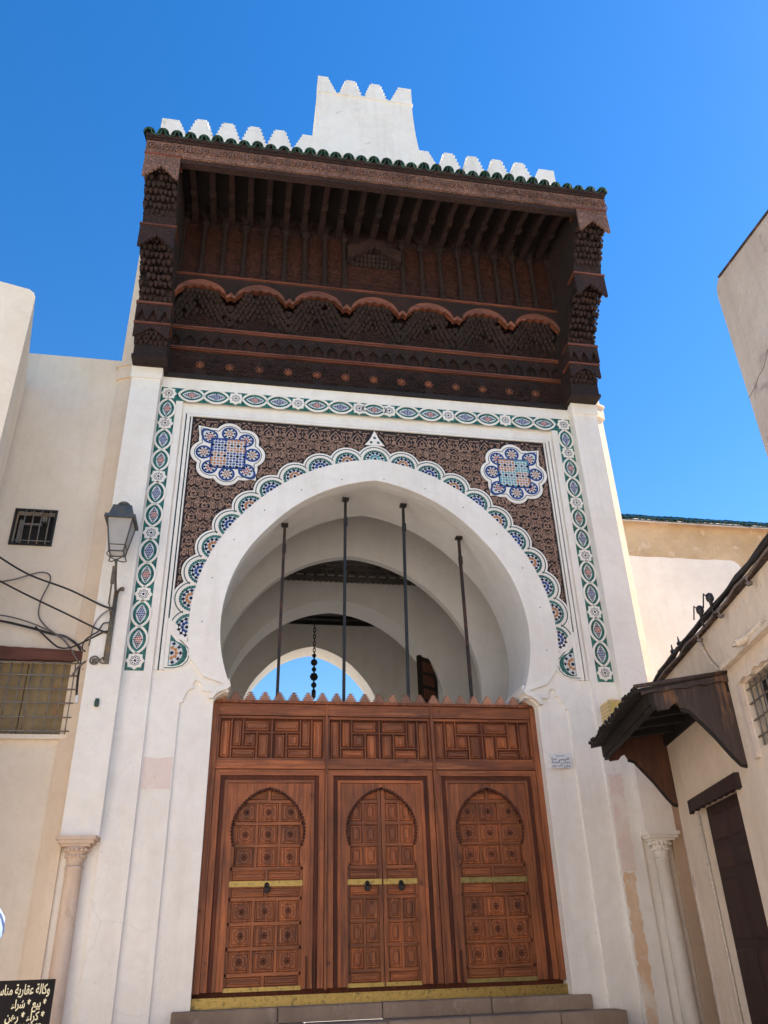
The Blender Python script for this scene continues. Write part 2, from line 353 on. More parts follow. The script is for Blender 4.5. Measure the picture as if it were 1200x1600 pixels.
# ------------------------------------------------------------------ the gate building
gate = thing('gate_building', 'tall white limewashed gate building with horseshoe arch and stepped battlements', 'building', (0, 0, GZ))
ZC = 4.7
def r_in(th): return 2.32+0.225*max(0.0, 1-abs(th)/48.0)**1.25
def r_out(th): return 2.765+0.185*max(0.0, 1-abs(th)/50.0)**1.3
def ringpts(fr, t0, t1, n, d=0.0):
    return [((fr(t0+(t1-t0)*i/n)+d)*math.sin(math.radians(t0+(t1-t0)*i/n)), ZC+(fr(t0+(t1-t0)*i/n)+d)*math.cos(math.radians(t0+(t1-t0)*i/n))) for i in range(n+1)]
TH = 113.5   # the horseshoe closes in to here (x 2.13, z 3.77)
wall = MB()
for sgn in (-1, 1):
    a = [(sgn*x, z) for x, z in ringpts(r_in, 0, 105, 46, .05)]
    # field plane y=0 : between the arch and x=3.18, from z 3.95 (shoulder) up to the canopy
    sh = [(2.33, 3.62), (2.60, 3.56+.02)]
    shoulder = [(2.14, 3.62), (2.47, 3.62), (2.49, 3.70), (2.545, 3.79), (2.60, 3.80), (2.66, 3.76), (2.68, 3.70), (2.67, 3.64), (2.72, 3.60), (2.765, 3.50), (2.78, 3.42), (2.80, 3.42)]
    outer = [(3.19, GZ), (3.19, 8.60), (0.0, 8.60)]
    poly = a+[(sgn*x, z) for x, z in [(2.14, 3.70)]+[(2.50, 3.70), (2.50, 3.78), (2.545, 3.84), (2.60, 3.85), (2.635, 3.80), (2.615, 3.74), (2.66, 3.73), (2.71, 3.68), (2.74, 3.60), (2.745, 3.545), (2.79, 3.54)]+[(2.79, GZ)]+outer]
    wall.prism(poly, 0.0, 0.30)
    # deeper door surround plane y = .05
    wall.prism([(sgn*x, z) for x, z in [(2.34, GZ), (2.95, GZ), (2.95, 3.9), (2.14, 3.9), (2.12, 3.80), (2.16, 3.72), (2.24, 3.68), (2.31, 3.63), (2.34, 3.58)]], 0.045, 1.40)
    # tile border plane y=-.05, x 3.19..3.56
    wall.box(sgn*3.19, sgn*3.57, -0.055, 0.30, GZ, 8.60)
    # pilaster shafts
    p = 3.57 if sgn < 0 else 3.57
    wall.box(sgn*3.57, sgn*4.02, -0.215, 0.10, 1.83, 8.80)
    # wall behind the columns
    wall.box(sgn*3.571, sgn*4.06, 0.0, 0.30, GZ, 1.83)
    # canted strip beyond the pilaster up to the battlements
    sp_ = MB(); sp_.prism_z([(sgn*4.021, -0.05), (sgn*4.275, 0.06), (sgn*4.275, 4.0), (sgn*4.03, 4.0), (sgn*4.021, 0.32)], GZ, 15.2)
    obj('side_wall', sp_, 'cream', gate)
wall.box(-3.57, 3.57, -0.055, 0.30, 8.60, 9.02)
wall.box(-3.57, 3.57, 0.02, 0.30, 9.02, 15.2); wall.box(-4.02, 4.02, 0.001, 0.34, 15.201, 15.245)
wall.box(-4.02, -3.57, 0.0, 0.30, 8.80, 15.2); wall.box(3.57, 4.02, 0.0, 0.30, 8.80, 15.2)
wall.box(-4.02, 4.02, 0.32, 4.0, 9.4, 15.0)
obj('wall', wall, 'white', gate)
for sgn in (-1, 1):
    cap = MB()
    cap.prism_z([(sgn*3.55, -0.24), (sgn*4.04, -0.24), (sgn*4.04, -0.05), (sgn*3.55, -0.05)], 8.80, 9.04)
    cap.prism_z([(sgn*3.535, -0.275), (sgn*4.055, -0.275), (sgn*4.055, -0.05), (sgn*3.535, -0.05)], 9.04, 9.08)
    obj('pilaster_cap', cap, 'white', gate)
    c2 = MB(); c2.prism_z([(sgn*4.03, -0.085), (sgn*4.31, 0.03), (sgn*4.31, 0.3), (sgn*4.03, .3)], 8.92, 9.16)
    c2.prism_z([(sgn*4.03, -0.115), (sgn*4.335, 0.01), (sgn*4.335, 0.3), (sgn*4.03, .3)], 9.16, 9.21)
    obj('cornice', c2, 'cream', gate)
# horseshoe archivolt: plain white ring, proud, then stepped reveal and deep soffit
ring = MB(); n = 96
def loft(mb, A, B, yA, yB, mat=0, smooth=True):
    k = len(A); mb.add([(x, yA, z) for x, z in A]+[(x, yB, z) for x, z in B], [(i, i+1, k+i+1, k+i) for i in range(k-1)], mat, smooth)
I0 = ringpts(r_in, -TH, TH, n); O0 = ringpts(r_out, -101, 101, n)
I0b = ringpts(r_in, -101, 101, n)
loft(ring, O0, I0b, -0.035, -0.035, 0, False)
loft(ring, O0, O0, -0.035, 0.01); loft(ring, I0b, I0b, -0.035, 0.0, 0)
for sgn in (-1, 1):
    t0 = 101
    A = [(sgn*x, z) for x, z in ringpts(r_in, 101, TH, 10)]; B = [(sgn*x, z) for x, z in ringpts(r_out, 101, 104, 10)]
    B = [(B[0][0]+(sgn*2.50-B[0][0])*i/10, B[0][1]+(3.90-B[0][1])*(i/10)) for i in range(11)]
    loft(ring, A, B, -0.034, -0.034, 0, False); loft(ring, A, A, -0.034, 0.0); loft(ring, B, B, -0.034, 0.01)
obj('archivolt', ring, 'white', gate)
rev = MB()
r1 = lambda t: r_in(t)+0.0
r2 = lambda t: r_in(t)+0.10
loft(rev, ringpts(r1, -TH, TH, n), ringpts(r1, -TH, TH, n), 0.0, 0.16)
loft(rev, ringpts(r1, -TH, TH, n), ringpts(r1, -TH, TH, n, .03), 0.16, 0.19)
loft(rev, ringpts(r1, -TH, TH, n, .03), ringpts(r1, -TH, TH, n, .03), 0.19, 0.30)
loft(rev, ringpts(r1, -TH, TH, n, .03), ringpts(r1, -TH, TH, n, .10), 0.30, 0.36)
loft(rev, ringpts(r1, -TH, TH, n, .10), ringpts(r1, -TH, TH, n, .12), 0.36, 1.40)
obj('arch_soffit', rev, 'inner', gate)
# back of the front wall round the arch
bw = MB()
for sgn in (-1, 1):
    bw.sheet([(sgn*x, z) for x, z in ringpts(r1, 0, TH, 40, .12)]+[(sgn*2.26, GZ), (sgn*3.6, GZ), (sgn*3.6, 9.4), (0, 9.4)], 1.40)
obj('inner_wall', bw, 'inner', gate)
# merlons and parapet top
def stepped(cx, z0, z1, wt, wb, k=6, left=True, right=True):
    """stepped merlon outline"""
    R_ = []; h = (z1-z0)/k
    for i in range(k):
        x = wb/2+(wt/2-wb/2)*(i+1)/k
        x0 = wb/2+(wt/2-wb/2)*(i)/k
        R_ += [(x0-.010, z0+h*(i+.02)), (x0+.010, z0+h*(i+0.40)), (x0+.010, z0+h*(i+.55)), (x-.010, z0+h*(i+0.60))]
    R_.append((wt/2, z1))
    Rr = [(cx+x, z) for x, z in R_] if right else [(cx+wt/2+.02, z0), (cx+wt/2+.02, z1)]
    Ll = [(cx-x, z) for x, z in R_] if left else [(cx-wt/2-.02, z0), (cx-wt/2-.02, z1)]
    return Rr+Ll[::-1]
mer = MB(); mer.prism(stepped(0, 0, 0.55, 0.20, 0.52, 5), 0, 0.34); merlon_me = mer.mesh('merlon', 'white_top')
for x in (-3.46, -2.92, -2.38, -1.84, 1.84, 2.38, 2.92, 3.46):
    obj('merlon', merlon_me, None, gate, at=(x+random.uniform(-.01, .01), 0.0, 15.245), rot=(0, random.uniform(-.02, .02), 0))
for sgn in (-1, 1):
    e = MB(); e.prism([(sgn*x, z) for x, z in [(4.275, 0), (4.275, .56), (3.92, .56), (3.90, .47), (3.87, .45), (3.86, .37), (3.83, .35), (3.82, .27), (3.79, .25), (3.78, .17), (3.75, .15), (3.74, .08), (3.715, .05), (3.715, 0)]], 0.061, 0.40)
    obj('corner_merlon', e, 'white_top', gate, at=(0, 0, 15.2))
    e = MB(); e.prism([(sgn*x, z) for x, z in [(1.10, 0), (1.10, .56), (1.38, .56), (1.39, .47), (1.42, .45), (1.43, .37), (1.46, .35), (1.47, .27), (1.50, .25), (1.51, .17), (1.54, .15), (1.55, .08), (1.575, .05), (1.575, 0)]], 0.0, 0.34)
    obj('half_merlon', e, 'white_top', gate, at=(0, 0, 15.2))
tw = MB()
prof = [(15.2, 1.22), (15.45, 1.19), (15.8, 1.145), (16.2, 1.105), (16.7, 1.075), (17.24, 1.06)]
for i in range(len(prof)-1):
    (za, ha), (zb, hb) = prof[i], prof[i+1]
    tw.add([(-ha, -.03, za), (ha, -.03, za), (ha, 1.5, za), (-ha, 1.5, za), (-hb, -.03, zb), (hb, -.03, zb), (hb, 1.5, zb), (-hb, 1.5, zb)],
           [(0, 1, 5, 4), (1, 2, 6, 5), (2, 3, 7, 6), (3, 0, 4, 7)]+([(4, 5, 6, 7)] if i == len(prof)-2 else []), 0, False)
tw.box(-1.085, 1.085, -.055, 1.53, 17.24, 17.275)
obj('turret', tw, 'white_top', gate)
for x, l, r in ((-.33, 1, 1), (.24, 1, 1)):
    obj('merlon', merlon_me, None, gate, at=(x, -0.03, 17.275))
for sgn, a in ((-1, .70), (1, .62)):
    e = MB(); e.prism([(sgn*x, z) for x, z in [(1.07, 0), (1.07, .56), (a+.14, .56), (a+.13, .47), (a+.10, .45), (a+.09, .36), (a+.06, .34), (a+.05, .26), (a+.02, .24), (a+.01, .15), (a-.02, .13), (a-.04, .04), (a-.045, 0)]], -0.03, 0.3)
    obj('corner_merlon', e, 'white_top', gate, at=(0, 0, 17.275))

# --- mouldings that frame the carved spandrels
fr = MB()
def frame_u(mb, x, ztop, zbot, w2, y0, y1, mat=0):
    mb.ribbon([(-x, zbot), (-x, ztop), (x, ztop), (x, zbot)], w2, y0, y1, mat)
for sgn in (-1, 1):   # built as separate strips so that mitres stay clean
    fr.box(sgn*3.165, sgn*3.125, -0.030, 0.005, 3.98, 8.345, 0)
    fr.box(sgn*3.124, sgn*3.104, -0.010, 0.005, 3.98, 8.300, 1)
    fr.box(sgn*3.103, sgn*3.055, -0.036, 0.005, 3.98, 8.292, 0)
    fr.box(sgn*3.054, sgn*3.036, -0.010, 0.005, 3.98, 8.252, 1)
    fr.box(sgn*3.035, sgn*3.012, -0.030, 0.005, 5.00, 8.246, 0)
fr.box(-3.124, 3.124, -0.030, 0.005, 8.301, 8.345, 0)
fr.box(-3.103, 3.103, -0.010, 0.005, 8.293, 8.300, 1)
fr.box(-3.054, 3.054, -0.036, 0.005, 8.253, 8.292, 0)
fr.box(-3.035, 3.035, -0.010, 0.005, 8.247, 8.252, 1)
obj('spandrel_frame', fr, ['white', 'g_dkgreen'], gate)

# --- lambrequin: twenty-one lobes round the arch
PITCH = 9.18
lobes = [i*PITCH for i in range(-10, 11)]
LR = 0.300
def lobe_outer(th):
    a = math.radians(th); best = r_out(th)+.02
    for L in lobes:
        if abs(th-L) > 14: continue
        rc = r_out(L)-0.01; d = math.radians(th-L)
        s = LR**2-(rc*math.sin(d))**2
        if s > 0: best = max(best, rc*math.cos(d)+math.sqrt(s))
    return best
lam = MB(); A = []; B = []
nn = 420; T0 = 95.6
for i in range(nn+1):
    th = -T0+2*T0*i/nn; ra = r_out(th)-.03; rb = lobe_outer(th); s_, c_ = math.sin(math.radians(th)), math.cos(math.radians(th))
    A.append((ra*s_, ZC+ra*c_)); B.append((min(3.035, max(-3.035, rb*s_)), ZC+rb*c_))
loft(lam, A, B, -0.016, -0.016, 0, False); loft(lam, B, B, -0.016, 0.005, 0, False)
# feet of the lambrequin
for sgn in (-1, 1):
    F = [(3.07, 3.985), (2.93, 3.985), (2.80, 4.02), (2.70, 4.10), (2.665, 4.20), (2.68, 4.30), (2.76, 4.40), (2.76, 4.52), (3.054, 4.75), (3.054, 3.985)]
    lam.prism([(sgn*x, z) for x, z in F], -0.020, 0.005)
    lam.prism([(sgn*x, z) for x, z in [(2.97, 4.45), (3.034, 4.45), (3.034, 5.20), (3.02, 5.20)]], -0.0175, 0.005)
obj('lambrequin', lam, 'white', gate)
def rbf(mb, cx, cz, r, a0, a1, w2, y0, y1, mat, n=18, T=None): mb.ribbon(arc(cx, cz, r, a0, a1, n), w2, y0, y1, mat, False, T)
def poly_at(mb, x, z, r, k, y, mat, a0=0.0, T=None, sx=1.0, sz=1.0):
    mb.sheet([(x+sx*r*math.cos(a0+2*PI*i/k), z+sz*r*math.sin(a0+2*PI*i/k)) for i in range(k)], y, mat, T)
def star_at(mb, x, z, r, y, mat, k=4, inner=0.5, a0=0.0):
    mb.sheet([(x+(r if i % 2 == 0 else r*inner)*math.cos(a0+PI*i/k), z+(r if i % 2 == 0 else r*inner)*math.sin(a0+PI*i/k)) for i in range(2*k)], y, mat)
MOS = ['white', 'g_green', 'g_white', 'g_black', 'g_blue', 'g_orange', 'g_aqua', 'g_red', 'g_dkgreen']
W_, G_, WH, BK, BL, OR, AQ, RD, DG = range(9)
def medallion(colr, y=-.0165, full=False):
    """half-round zellij medallion, base on x axis, opening upwards"""
    mb = MB()
    rbf(mb, 0, 0, .262, 22, 158, .015, y-.003, y, DG)                 # dark line in the white border
    rbf(mb, 0, 0, .2135, 4, 176, .017, y-.014, y, W_)                 # raised inner lip
    mb.sheet(arc(0, 0.0, .206, 0, 180, 20), y-.0015, G_)
    mb.sheet(arc(0, 0.010, .158, 0, 180, 16), y-.0032, WH)
    poly_at(mb, 0, .036, .026, 8, y-.005, BK)
    for i in range(5):
        a = math.radians(8+41*i); poly_at(mb, .066*math.cos(a), .036+.060*math.sin(a), .0265, 6, y-.005, colr, a)
    for i in range(6):
        a = math.radians(12+31.2*i); star_at(mb, .122*math.cos(a), .024+.122*math.sin(a), .036, y-.005, BK, 4, .55, a)
    for i in range(14):
        a = math.radians(8+12.6*i); mb.ribbon([(.172*math.cos(a), .004+.172*math.sin(a)), (.203*math.cos(a), .002+.203*math.sin(a))], .003, y-.0024, y-.0018, WH)
    return mb.mesh('medallion', MOS)
med = {'b': medallion(BL), 'o': medallion(OR), 'a': medallion(AQ)}
for k, L in enumerate(lobes):
    rc = r_out(L)-0.012; a = math.radians(L)
    o = obj('medallion', med['a' if k == 10 else ('b' if k % 2 == 0 else 'o')], None, gate, at=(rc*math.sin(a), 0.0, ZC+rc*math.cos(a)), rot=(0, a, 0))
for sgn in (-1, 1):
    mb = MB(); y = -.021
    P = [(2.995, 4.04), (2.92, 4.035), (2.84, 4.055), (2.775, 4.11), (2.745, 4.18), (2.745, 4.25), (2.775, 4.32), (2.83, 4.365), (2.91, 4.40), (2.995, 4.50)]
    mb.sheet([(sgn*x, z) for x, z in P], y-.0015, 0)
    mb.ribbon([(sgn*x, z) for x, z in [(3.04, 4.012), (2.91, 4.012), (2.80, 4.048), (2.735, 4.12), (2.715, 4.21), (2.74, 4.30), (2.81, 4.37), (2.90, 4.46)]], .012, y-.003, y, 7)
    mb.sheet([(sgn*x, z) for x, z in arc(2.985, 4.225, .175, 90, 270, 16)], y-.003, 1)
    poly_at(mb, sgn*2.955, 4.225, .028, 8, y-.005, 2)
    for i in range(5):
        a = math.radians(98+41*i); poly_at(mb, sgn*(2.965+.074*math.cos(a)), 4.225+.074*math.sin(a), .028, 6, y-.005, 4)
    for i in range(5):
        a = math.radians(106+37*i); star_at(mb, sgn*(2.975+.140*math.cos(a)), 4.225+.140*math.sin(a), .034, y-.005, 2, 4, .55)
    obj('foot_medallion', mb, ['g_green', 'g_white', 'g_black', 'g_blue', 'g_orange', 'g_aqua', 'g_red', 'g_dkgreen'], gate)
fin = MB()
fin.prism([(0, 8.235), (-.045, 8.15), (-.05, 8.12), (-.10, 8.03), (-.14, 7.98), (-.17, 7.945), (.17, 7.945), (.14, 7.98), (.10, 8.03), (.05, 8.12), (.045, 8.15)], -.022, 0, 0)
for x, z in ((-.06, 8.0), (.06, 8.0), (0, 8.09)): poly_at(fin, x, z, .026, 8, -.0235, 1)
for x, z in ((-.06, 8.0), (.06, 8.0), (0, 8.09)): poly_at(fin, x, z, .012, 6, -.025, 2)
obj('apex_finial', fin, ['white', 'g_black', 'g_aqua'], gate)

# --- carved spandrel ground and scrolls
CX, CZm = 2.40, 7.575
def med_out(th):
    """outline radius of the eight-lobed medallion, th in degrees, for the left one"""
    best = 0.40
    for k in range(8):
        L = 135+45*k; d = math.radians(th-L); rc = .375; R0 = .215
        s = R0**2-(rc*math.sin(d))**2
        if s > 0 and math.cos(d) > 0: best = max(best, rc*math.cos(d)+math.sqrt(s))
    dd = (th-135+180) % 360-180
    if abs(dd) < 24: best = max(best, .715/(1+abs(math.radians(dd))*1.15*1.1))
    dd = (th-315+180) % 360-180
    if abs(dd) < 20: best = max(best, .66/(1+abs(math.radians(dd))*1.3))
    return best
sp = MB()
sp.prism([(-3.011, 5.0)]+[(-3.011, 8.246), (3.011, 8.246), (3.011, 5.0)]+[(x, z) for x, z in ringpts(r_out, 84, -84, 60)], -0.004, 0.03)
obj('carved_ground', sp, 'panel_dark', gate)
def inside(x, z, pad=0.012):
    if abs(x) > 2.985 or z > 8.225 or z < 5.02: return False
    th = math.degrees(math.atan2(x, z-ZC)); r = math.hypot(x, z-ZC)
    if r < lobe_outer(th)+pad: return False
    xx = -abs(x); dx, dz = xx+CX, z-CZm
    if math.hypot(dx, dz) < med_out(math.degrees(math.atan2(dz, dx)) % 360)+pad: return False
    if abs(x) < .19 and z < 8.24-abs(x)*1.4 and z > 7.9: return False
    return True
def spiral(x, z, r, turns, a0, hand, n=13):
    return [(x+r*(1-.80*i/n)*math.cos(a0+hand*2*PI*turns*i/n), z+r*(1-.80*i/n)*math.sin(a0+hand*2*PI*turns*i/n)) for i in range(n+1)]
cell = []
UX, UZ = .50, .54
def ogee(s): return [(s*.0, -.20), (s*.06, -.165), (s*.115, -.09), (s*.125, -.02), (s*.095, .06), (s*.04, .12), (0, .17)]
for s in (-1, 1):
    cell.append(ogee(s)); cell.append([(0, -.12), (s*.05, -.07), (s*.06, -.01), (s*.02, .05), (0, .09)])
    cell.append(spiral(s*.175, .105, .052, 1.1, 2.2 if s > 0 else .94, s)); cell.append(spiral(s*.185, -.03, .050, 1.1, -2.0 if s > 0 else -1.14, -s))
    cell.append(spiral(s*.17, -.165, .052, 1.1, 1.9 if s > 0 else 1.24, s)); cell.append(spiral(s*.07, .225, .046, 1.0, .4 if s > 0 else 2.74, s))
    cell.append(spiral(s*.062, -.245, .042, 1.0, -.6 if s > 0 else -2.54, -s)); cell.append(spiral(s*.028, -.035, .022, .8, 0, s, 7))
    cell.append([(s*.125, -.02), (s*.155, .03), (s*.165, .06)]); cell.append([(s*.11, .17), (s*.16, .19), (s*.22, .17), (s*.25, .20)])
    cell.append([(s*.10, -.20), (s*.15, -.235), (s*.21, -.225), (s*.25, -.25)]); cell.append([(s*.235, .10), (s*.25, .03), (s*.238, -.05)])
def scroll_fill(x0, x1, ztop, zbot, k_, test, yb, d, wd):
    m_ = MB(); zz = ztop-UZ*k_/2; row = 0
    while zz > zbot:
        xx = x0+(UX*k_/2 if row % 2 else 0)
        while xx < x1:
            for cv in cell:
                pts = [(xx+px*k_+.003*math.sin(px*40+zz*9), zz+pz*k_+.003*math.sin(pz*37+xx*7)) for px, pz in cv]
                run = []
                for p in pts+[None]:
                    if p is not None and test(*p): run.append(p)
                    else:
                        if len(run) > 1:
                            k = len(run); m_.ribbon(run, [wd*(0.75+.5*math.sin(PI*(i+.5)/k)) for i in range(k)], yb-d, yb, 0)
                        run = []
            xx += UX*k_
        zz -= UZ*k_/2*1.02; row += 1
    return m_
scm = scroll_fill(-3.25, 3.3, 8.24, 4.9, .74, inside, -.004, .016, .0098)
obj('scroll_carving', scm, 'scroll', gate, kind='stuff')
obj_sp = None
# --- eight-lobed zellij medallions in the spandrels
for sgn in (-1, 1):
    T = Matrix.Scale(-1, 4, (1, 0, 0)) if sgn > 0 else Matrix.Identity(4)
    def X(p): return (p[0] if sgn < 0 else -p[0], p[1])
    mb = MB()
    out = [(-CX+med_out(a)*math.cos(math.radians(a)), CZm+med_out(a)*math.sin(math.radians(a))) for a in range(0, 360, 3)]
    mb.prism([X(p) for p in out], -.024, 0.0, 0)
    ln = [(-CX+(med_out(a)-.060)*math.cos(math.radians(a)), CZm+(med_out(a)-.060)*math.sin(math.radians(a))) for a in range(0, 360, 3)]
    mb.ribbon([X(p) for p in ln], .012, -.0265, -.024, 1, True)
    o = obj('star_medallion', mb, ['white', 'g_dkgreen'], gate)
    for k in range(8):
        L = math.radians(135+45*k); q = MB(); rc = .385 if k not in (0, 4) else .43
        cx, cz = -CX+rc*math.cos(L), CZm+rc*math.sin(L)
        if k in (0, 4):
            p = [(cx+.13*math.cos(L+u)*(1+.45*max(0, math.cos(u))**6), cz+.13*math.sin(L+u)*(1+.45*max(0, math.cos(u))**6)) for u in [2*PI*i/24 for i in range(24)]]
        else: p = arc(cx, cz, .128, 0, 345, 23)
        q.sheet([X(v) for v in p], -.0255, 0)
        q.sheet([X(v) for v in [(cx+(a-cx)*.74, cz+(b-cz)*.74) for a, b in p]], -.027, 1)
        for i in range(8): u = 2*PI*i/8; poly_at(q, X((cx+.078*math.cos(u), 0))[0], cz+.078*math.sin(u), .022, 4, -.0285, 2, u)
        for i in range(6): u = 2*PI*i/6; poly_at(q, X((cx+.040*math.cos(u), 0))[0], cz+.040*math.sin(u), .019, 6, -.0285, 3 if k % 2 else 4, u)
        poly_at(q, X((cx, 0))[0], cz, .013, 6, -.0285, 2)
        obj('petal_mosaic', q, ['g_blue', 'g_white', 'g_black', 'g_orange', 'g_red'], o)
    q = MB(); H = .285
    q.prism([X(v) for v in [(-CX-H, CZm-H), (-CX+H, CZm-H), (-CX+H, CZm+H), (-CX-H, CZm+H)]], -.030, -.024, 0)
    q.sheet([X(v) for v in [(-CX-H+.03, CZm-H+.03), (-CX+H-.03, CZm-H+.03), (-CX+H-.03, CZm+H-.03), (-CX-H+.03, CZm+H-.03)]], -.0315, 1)
    g_ = 10; st = (2*H-.07)/g_
    for i in range(g_+1):
        for j in range(g_+1):
            x, z = -CX-H+.035+st*i, CZm-H+.035+st*j
            quad = (i < g_/2) == (j > g_/2)
            main = (3 if sgn < 0 else 5) if quad else 4
            if (i+j) % 2 == 0: poly_at(q, X((x, 0))[0], z, .027, 4 if (i % 4) else 8, -.033, 2 if (i % 2 == 0 and j % 4 == 0) else main, PI/4)
            else: poly_at(q, X((x, 0))[0], z, .0185, 6, -.033, 2 if (i*3+j) % 4 == 0 else main)
    obj('square_mosaic', q, ['g_blue', 'g_white', 'g_black', 'g_blue', 'g_orange', 'g_aqua'], o)

# --- tiled border
bd = MB()
YB = -.055
for sgn in (-1, 1): bd.box(sgn*3.30, sgn*3.555, YB-.006, YB+.004, 3.95, 8.515, 0)
bd.box(-3.555, 3.555, YB-.006, YB+.004, 8.5151, 8.77, 0)
obj('border_ground', bd, ['g_green'], gate)
YF = YB-.006
def vesica(h, w_, n=12):
    """pointed oval outline, half-height h, half-width w_"""
    R0 = (h*h+w_*w_)/(2*w_); a = math.asin(h/R0)
    r = [(-(R0-w_)+R0*math.cos(-a+2*a*i/n), R0*math.sin(-a+2*a*i/n)) for i in range(n+1)]
    return r+[(-x, -z) for x, z in r][1:-1]
def almond(centre, length=.385):
    mb = MB(); h = length/2
    o = vesica(h+.005, .128); mb.ribbon(o, .032, -.016, 0, W_, True)
    i1 = vesica(h-.025, .100); mb.sheet(i1, -.0025, G_)
    i2 = vesica(h-.052, .070); mb.sheet(i2, -.004, WH)
    for r_ in range(-4, 5):
        z = r_*.027; ww = .058*(1-abs(r_)/4.7)
        k = 0
        for c in range(-2, 3):
            x = (c if r_ % 2 == 0 else c+.5)*.0265
            if abs(x) > ww+.004: continue
            mt = centre if (abs(r_) <= 1 and abs(c) <= 1) else (BK if (r_+c) % 2 == 0 else (BL if centre == BL else BK))
            poly_at(mb, x, z, .0150, 4, -.006, mt, 0)
    return mb.mesh('almond_tile', MOS)
AL = {BL: almond(BL), RD: almond(RD)}
ALh = {BL: almond(BL, .405), RD: almond(RD, .405)}
def startile():
    mb = MB(); r = .128
    p = []
    for i in range(8):
        a = PI/4*i; p.append((r*1.0*math.cos(a), r*1.0*math.sin(a))); p.append((r*.80*math.cos(a+PI/8), r*.80*math.sin(a+PI/8)))
    mb.prism([(x*1.0, z) for x, z in p], -.016, 0, W_)
    q = [(x*.56, z*.56) for x, z in p]
    mb.ribbon(q, .008, -.018, -.016, BK, True)
    poly_at(mb, 0, 0, .019, 8, -.018, BK)
    for i in range(8):
        a = PI/4*i; poly_at(mb, .042*math.cos(a), .042*math.sin(a), .012, 4, -.018, BK if i % 2 == 0 else BL, a)
    return mb.mesh('star_tile', MOS)
ST = startile()
for sgn in (-1, 1):
    for z in (7.04, 6.055, 5.07, 4.085, 8.045): obj('star_tile', ST, None, gate, at=(sgn*3.428, YF, z))
    for k, z in enumerate((8.335, 7.735, 7.345, 6.745, 6.365, 5.76, 5.38, 4.775, 4.39)):
        obj('almond_tile', AL[BL if (k % 2 == (0 if sgn > 0 else 1)) else RD], None, gate, at=(sgn*3.428, YF, z))
for x in (-3.428, -2.343, -1.306, -.262, .262, 1.306, 2.343, 3.428): obj('star_tile', ST, None, gate, at=(x, YF, 8.643))
for k, x in enumerate((-3.06, -2.665, -2.025, -1.625, -.985, -.583, 0, .583, .985, 1.625, 2.025, 2.665, 3.06)):
    obj('almond_tile', ALh[BL if k % 2 else RD], None, gate, at=(x, YF, 8.643), rot=(0, PI/2, 0))
# small nails on the white archivolt
nl = MB()
for i in range(-6, 7):
    a = math.radians(i*15.5+3); r = 2.58; nl.lathe([(.009, 0), (.007, .012)], n=6, T=Matrix.Translation((r*math.sin(a), -.034, ZC+r*math.cos(a))) @ Matrix.Rotation(PI/2, 4, 'X'))
    nl.box(r*math.sin(a)-.007, r*math.sin(a)+.007, -.0345, -.034, ZC+r*math.cos(a)-.05, ZC+r*math.cos(a)-.008, 1)
obj('nails', nl, ['iron', 'white'], gate, kind='stuff')
# exposed pink and ochre plaster
def ragged(x0, x1, z0, z1, amp, seed, sides='lr'):
    rnd = random.Random(seed); p = []
    k = max(3, int((z1-z0)/.05))
    for i in range(k+1): p.append((x1-(rnd.random()*amp if 'r' in sides else 0), z0+(z1-z0)*i/k))
    kk = 4
    for i in range(1, kk): p.append((x1+(x0-x1)*i/kk, z1-rnd.random()*amp))
    for i in range(k+1): p.append((x0+(rnd.random()*amp if 'l' in sides else 0), z1+(z0-z1)*i/k))
    return p
pt = MB(); pt.prism(ragged(-3.185, -2.795, 2.41, 2.815, .02, 3), -.003, .0); obj('pink_patch', pt, 'pink', gate, label='pale pink bare plaster patch')
pt = MB(); pt.prism(ragged(3.20, 3.44, 1.35, 2.62, .03, 5), -.0585, -.055); obj('pink_patch', pt, 'pink', gate, label='pale pink vertical strip of bare plaster')
pt = MB(); pt.prism(ragged(3.20, 3.40, -1.0, 1.345, .035, 6), -.0585, -.055); obj('ochre_patch', pt, 'ochre', gate, label='ochre vertical strip of bare plaster')
# horizontal impost brackets where the horseshoe meets the doors
for sgn in (-1, 1):
    ib = MB(); ib.prism([(sgn*x, z) for x, z in [(2.115, 3.775), (2.16, 3.73), (2.24, 3.70), (2.31, 3.655), (2.345, 3.60), (2.40, 3.60), (2.375, 3.68), (2.31, 3.75), (2.22, 3.80), (2.14, 3.845)]], -.05, .5)
    obj('impost', ib, 'white', gate)

# --- passage behind the arch: three more arches
def arch_wall(y0, y1, rr, zc, apex, half, top, matn, th=118, x0=0.0):
    mb = MB()
    fr_ = lambda t: rr+(apex-zc-rr)*max(0.0, 1-abs(t)/48.0)**1.25
    def P(t0, t1, n): return [(x0+fr_(t0+(t1-t0)*i/n)*math.sin(math.radians(t0+(t1-t0)*i/n)), zc+fr_(t0+(t1-t0)*i/n)*math.cos(math.radians(t0+(t1-t0)*i/n))) for i in range(n+1)]
    for y in (y0, y1):
        for s in (1, -1):
            a = P(0, s*th, 36); e = a[-1]
            mb.sheet(a+[(e[0], GZ), (s*half, GZ), (s*half, top), (x0, top)], y, 0)
    A = P(-th, th, 72); A = [(A[0][0], GZ)]+A+[(A[-1][0], GZ)]
    loft(mb, A, A, y0, y1, 0, True)
    return obj('inner_arch', mb, matn, gate)
arch_wall(3.0, 3.16, 2.44, 4.75, 7.32, 3.45, 9.4, 'inner')
arch_wall(5.45, 6.25, 2.36, 4.95, 7.40, 3.45, 9.4, 'inner')
arch_wall(10.9, 11.75, 1.95, 6.05, 8.20, 3.9, 9.6, 'white', 92, -.05)
iw = MB()
for sgn in (-1, 1):
    iw.box(sgn*3.45, sgn*3.75, 0.31, 10.9, GZ, 9.4)
iw.box(-3.44, 3.44, 1.41, 3.09, 9.0, 9.39)
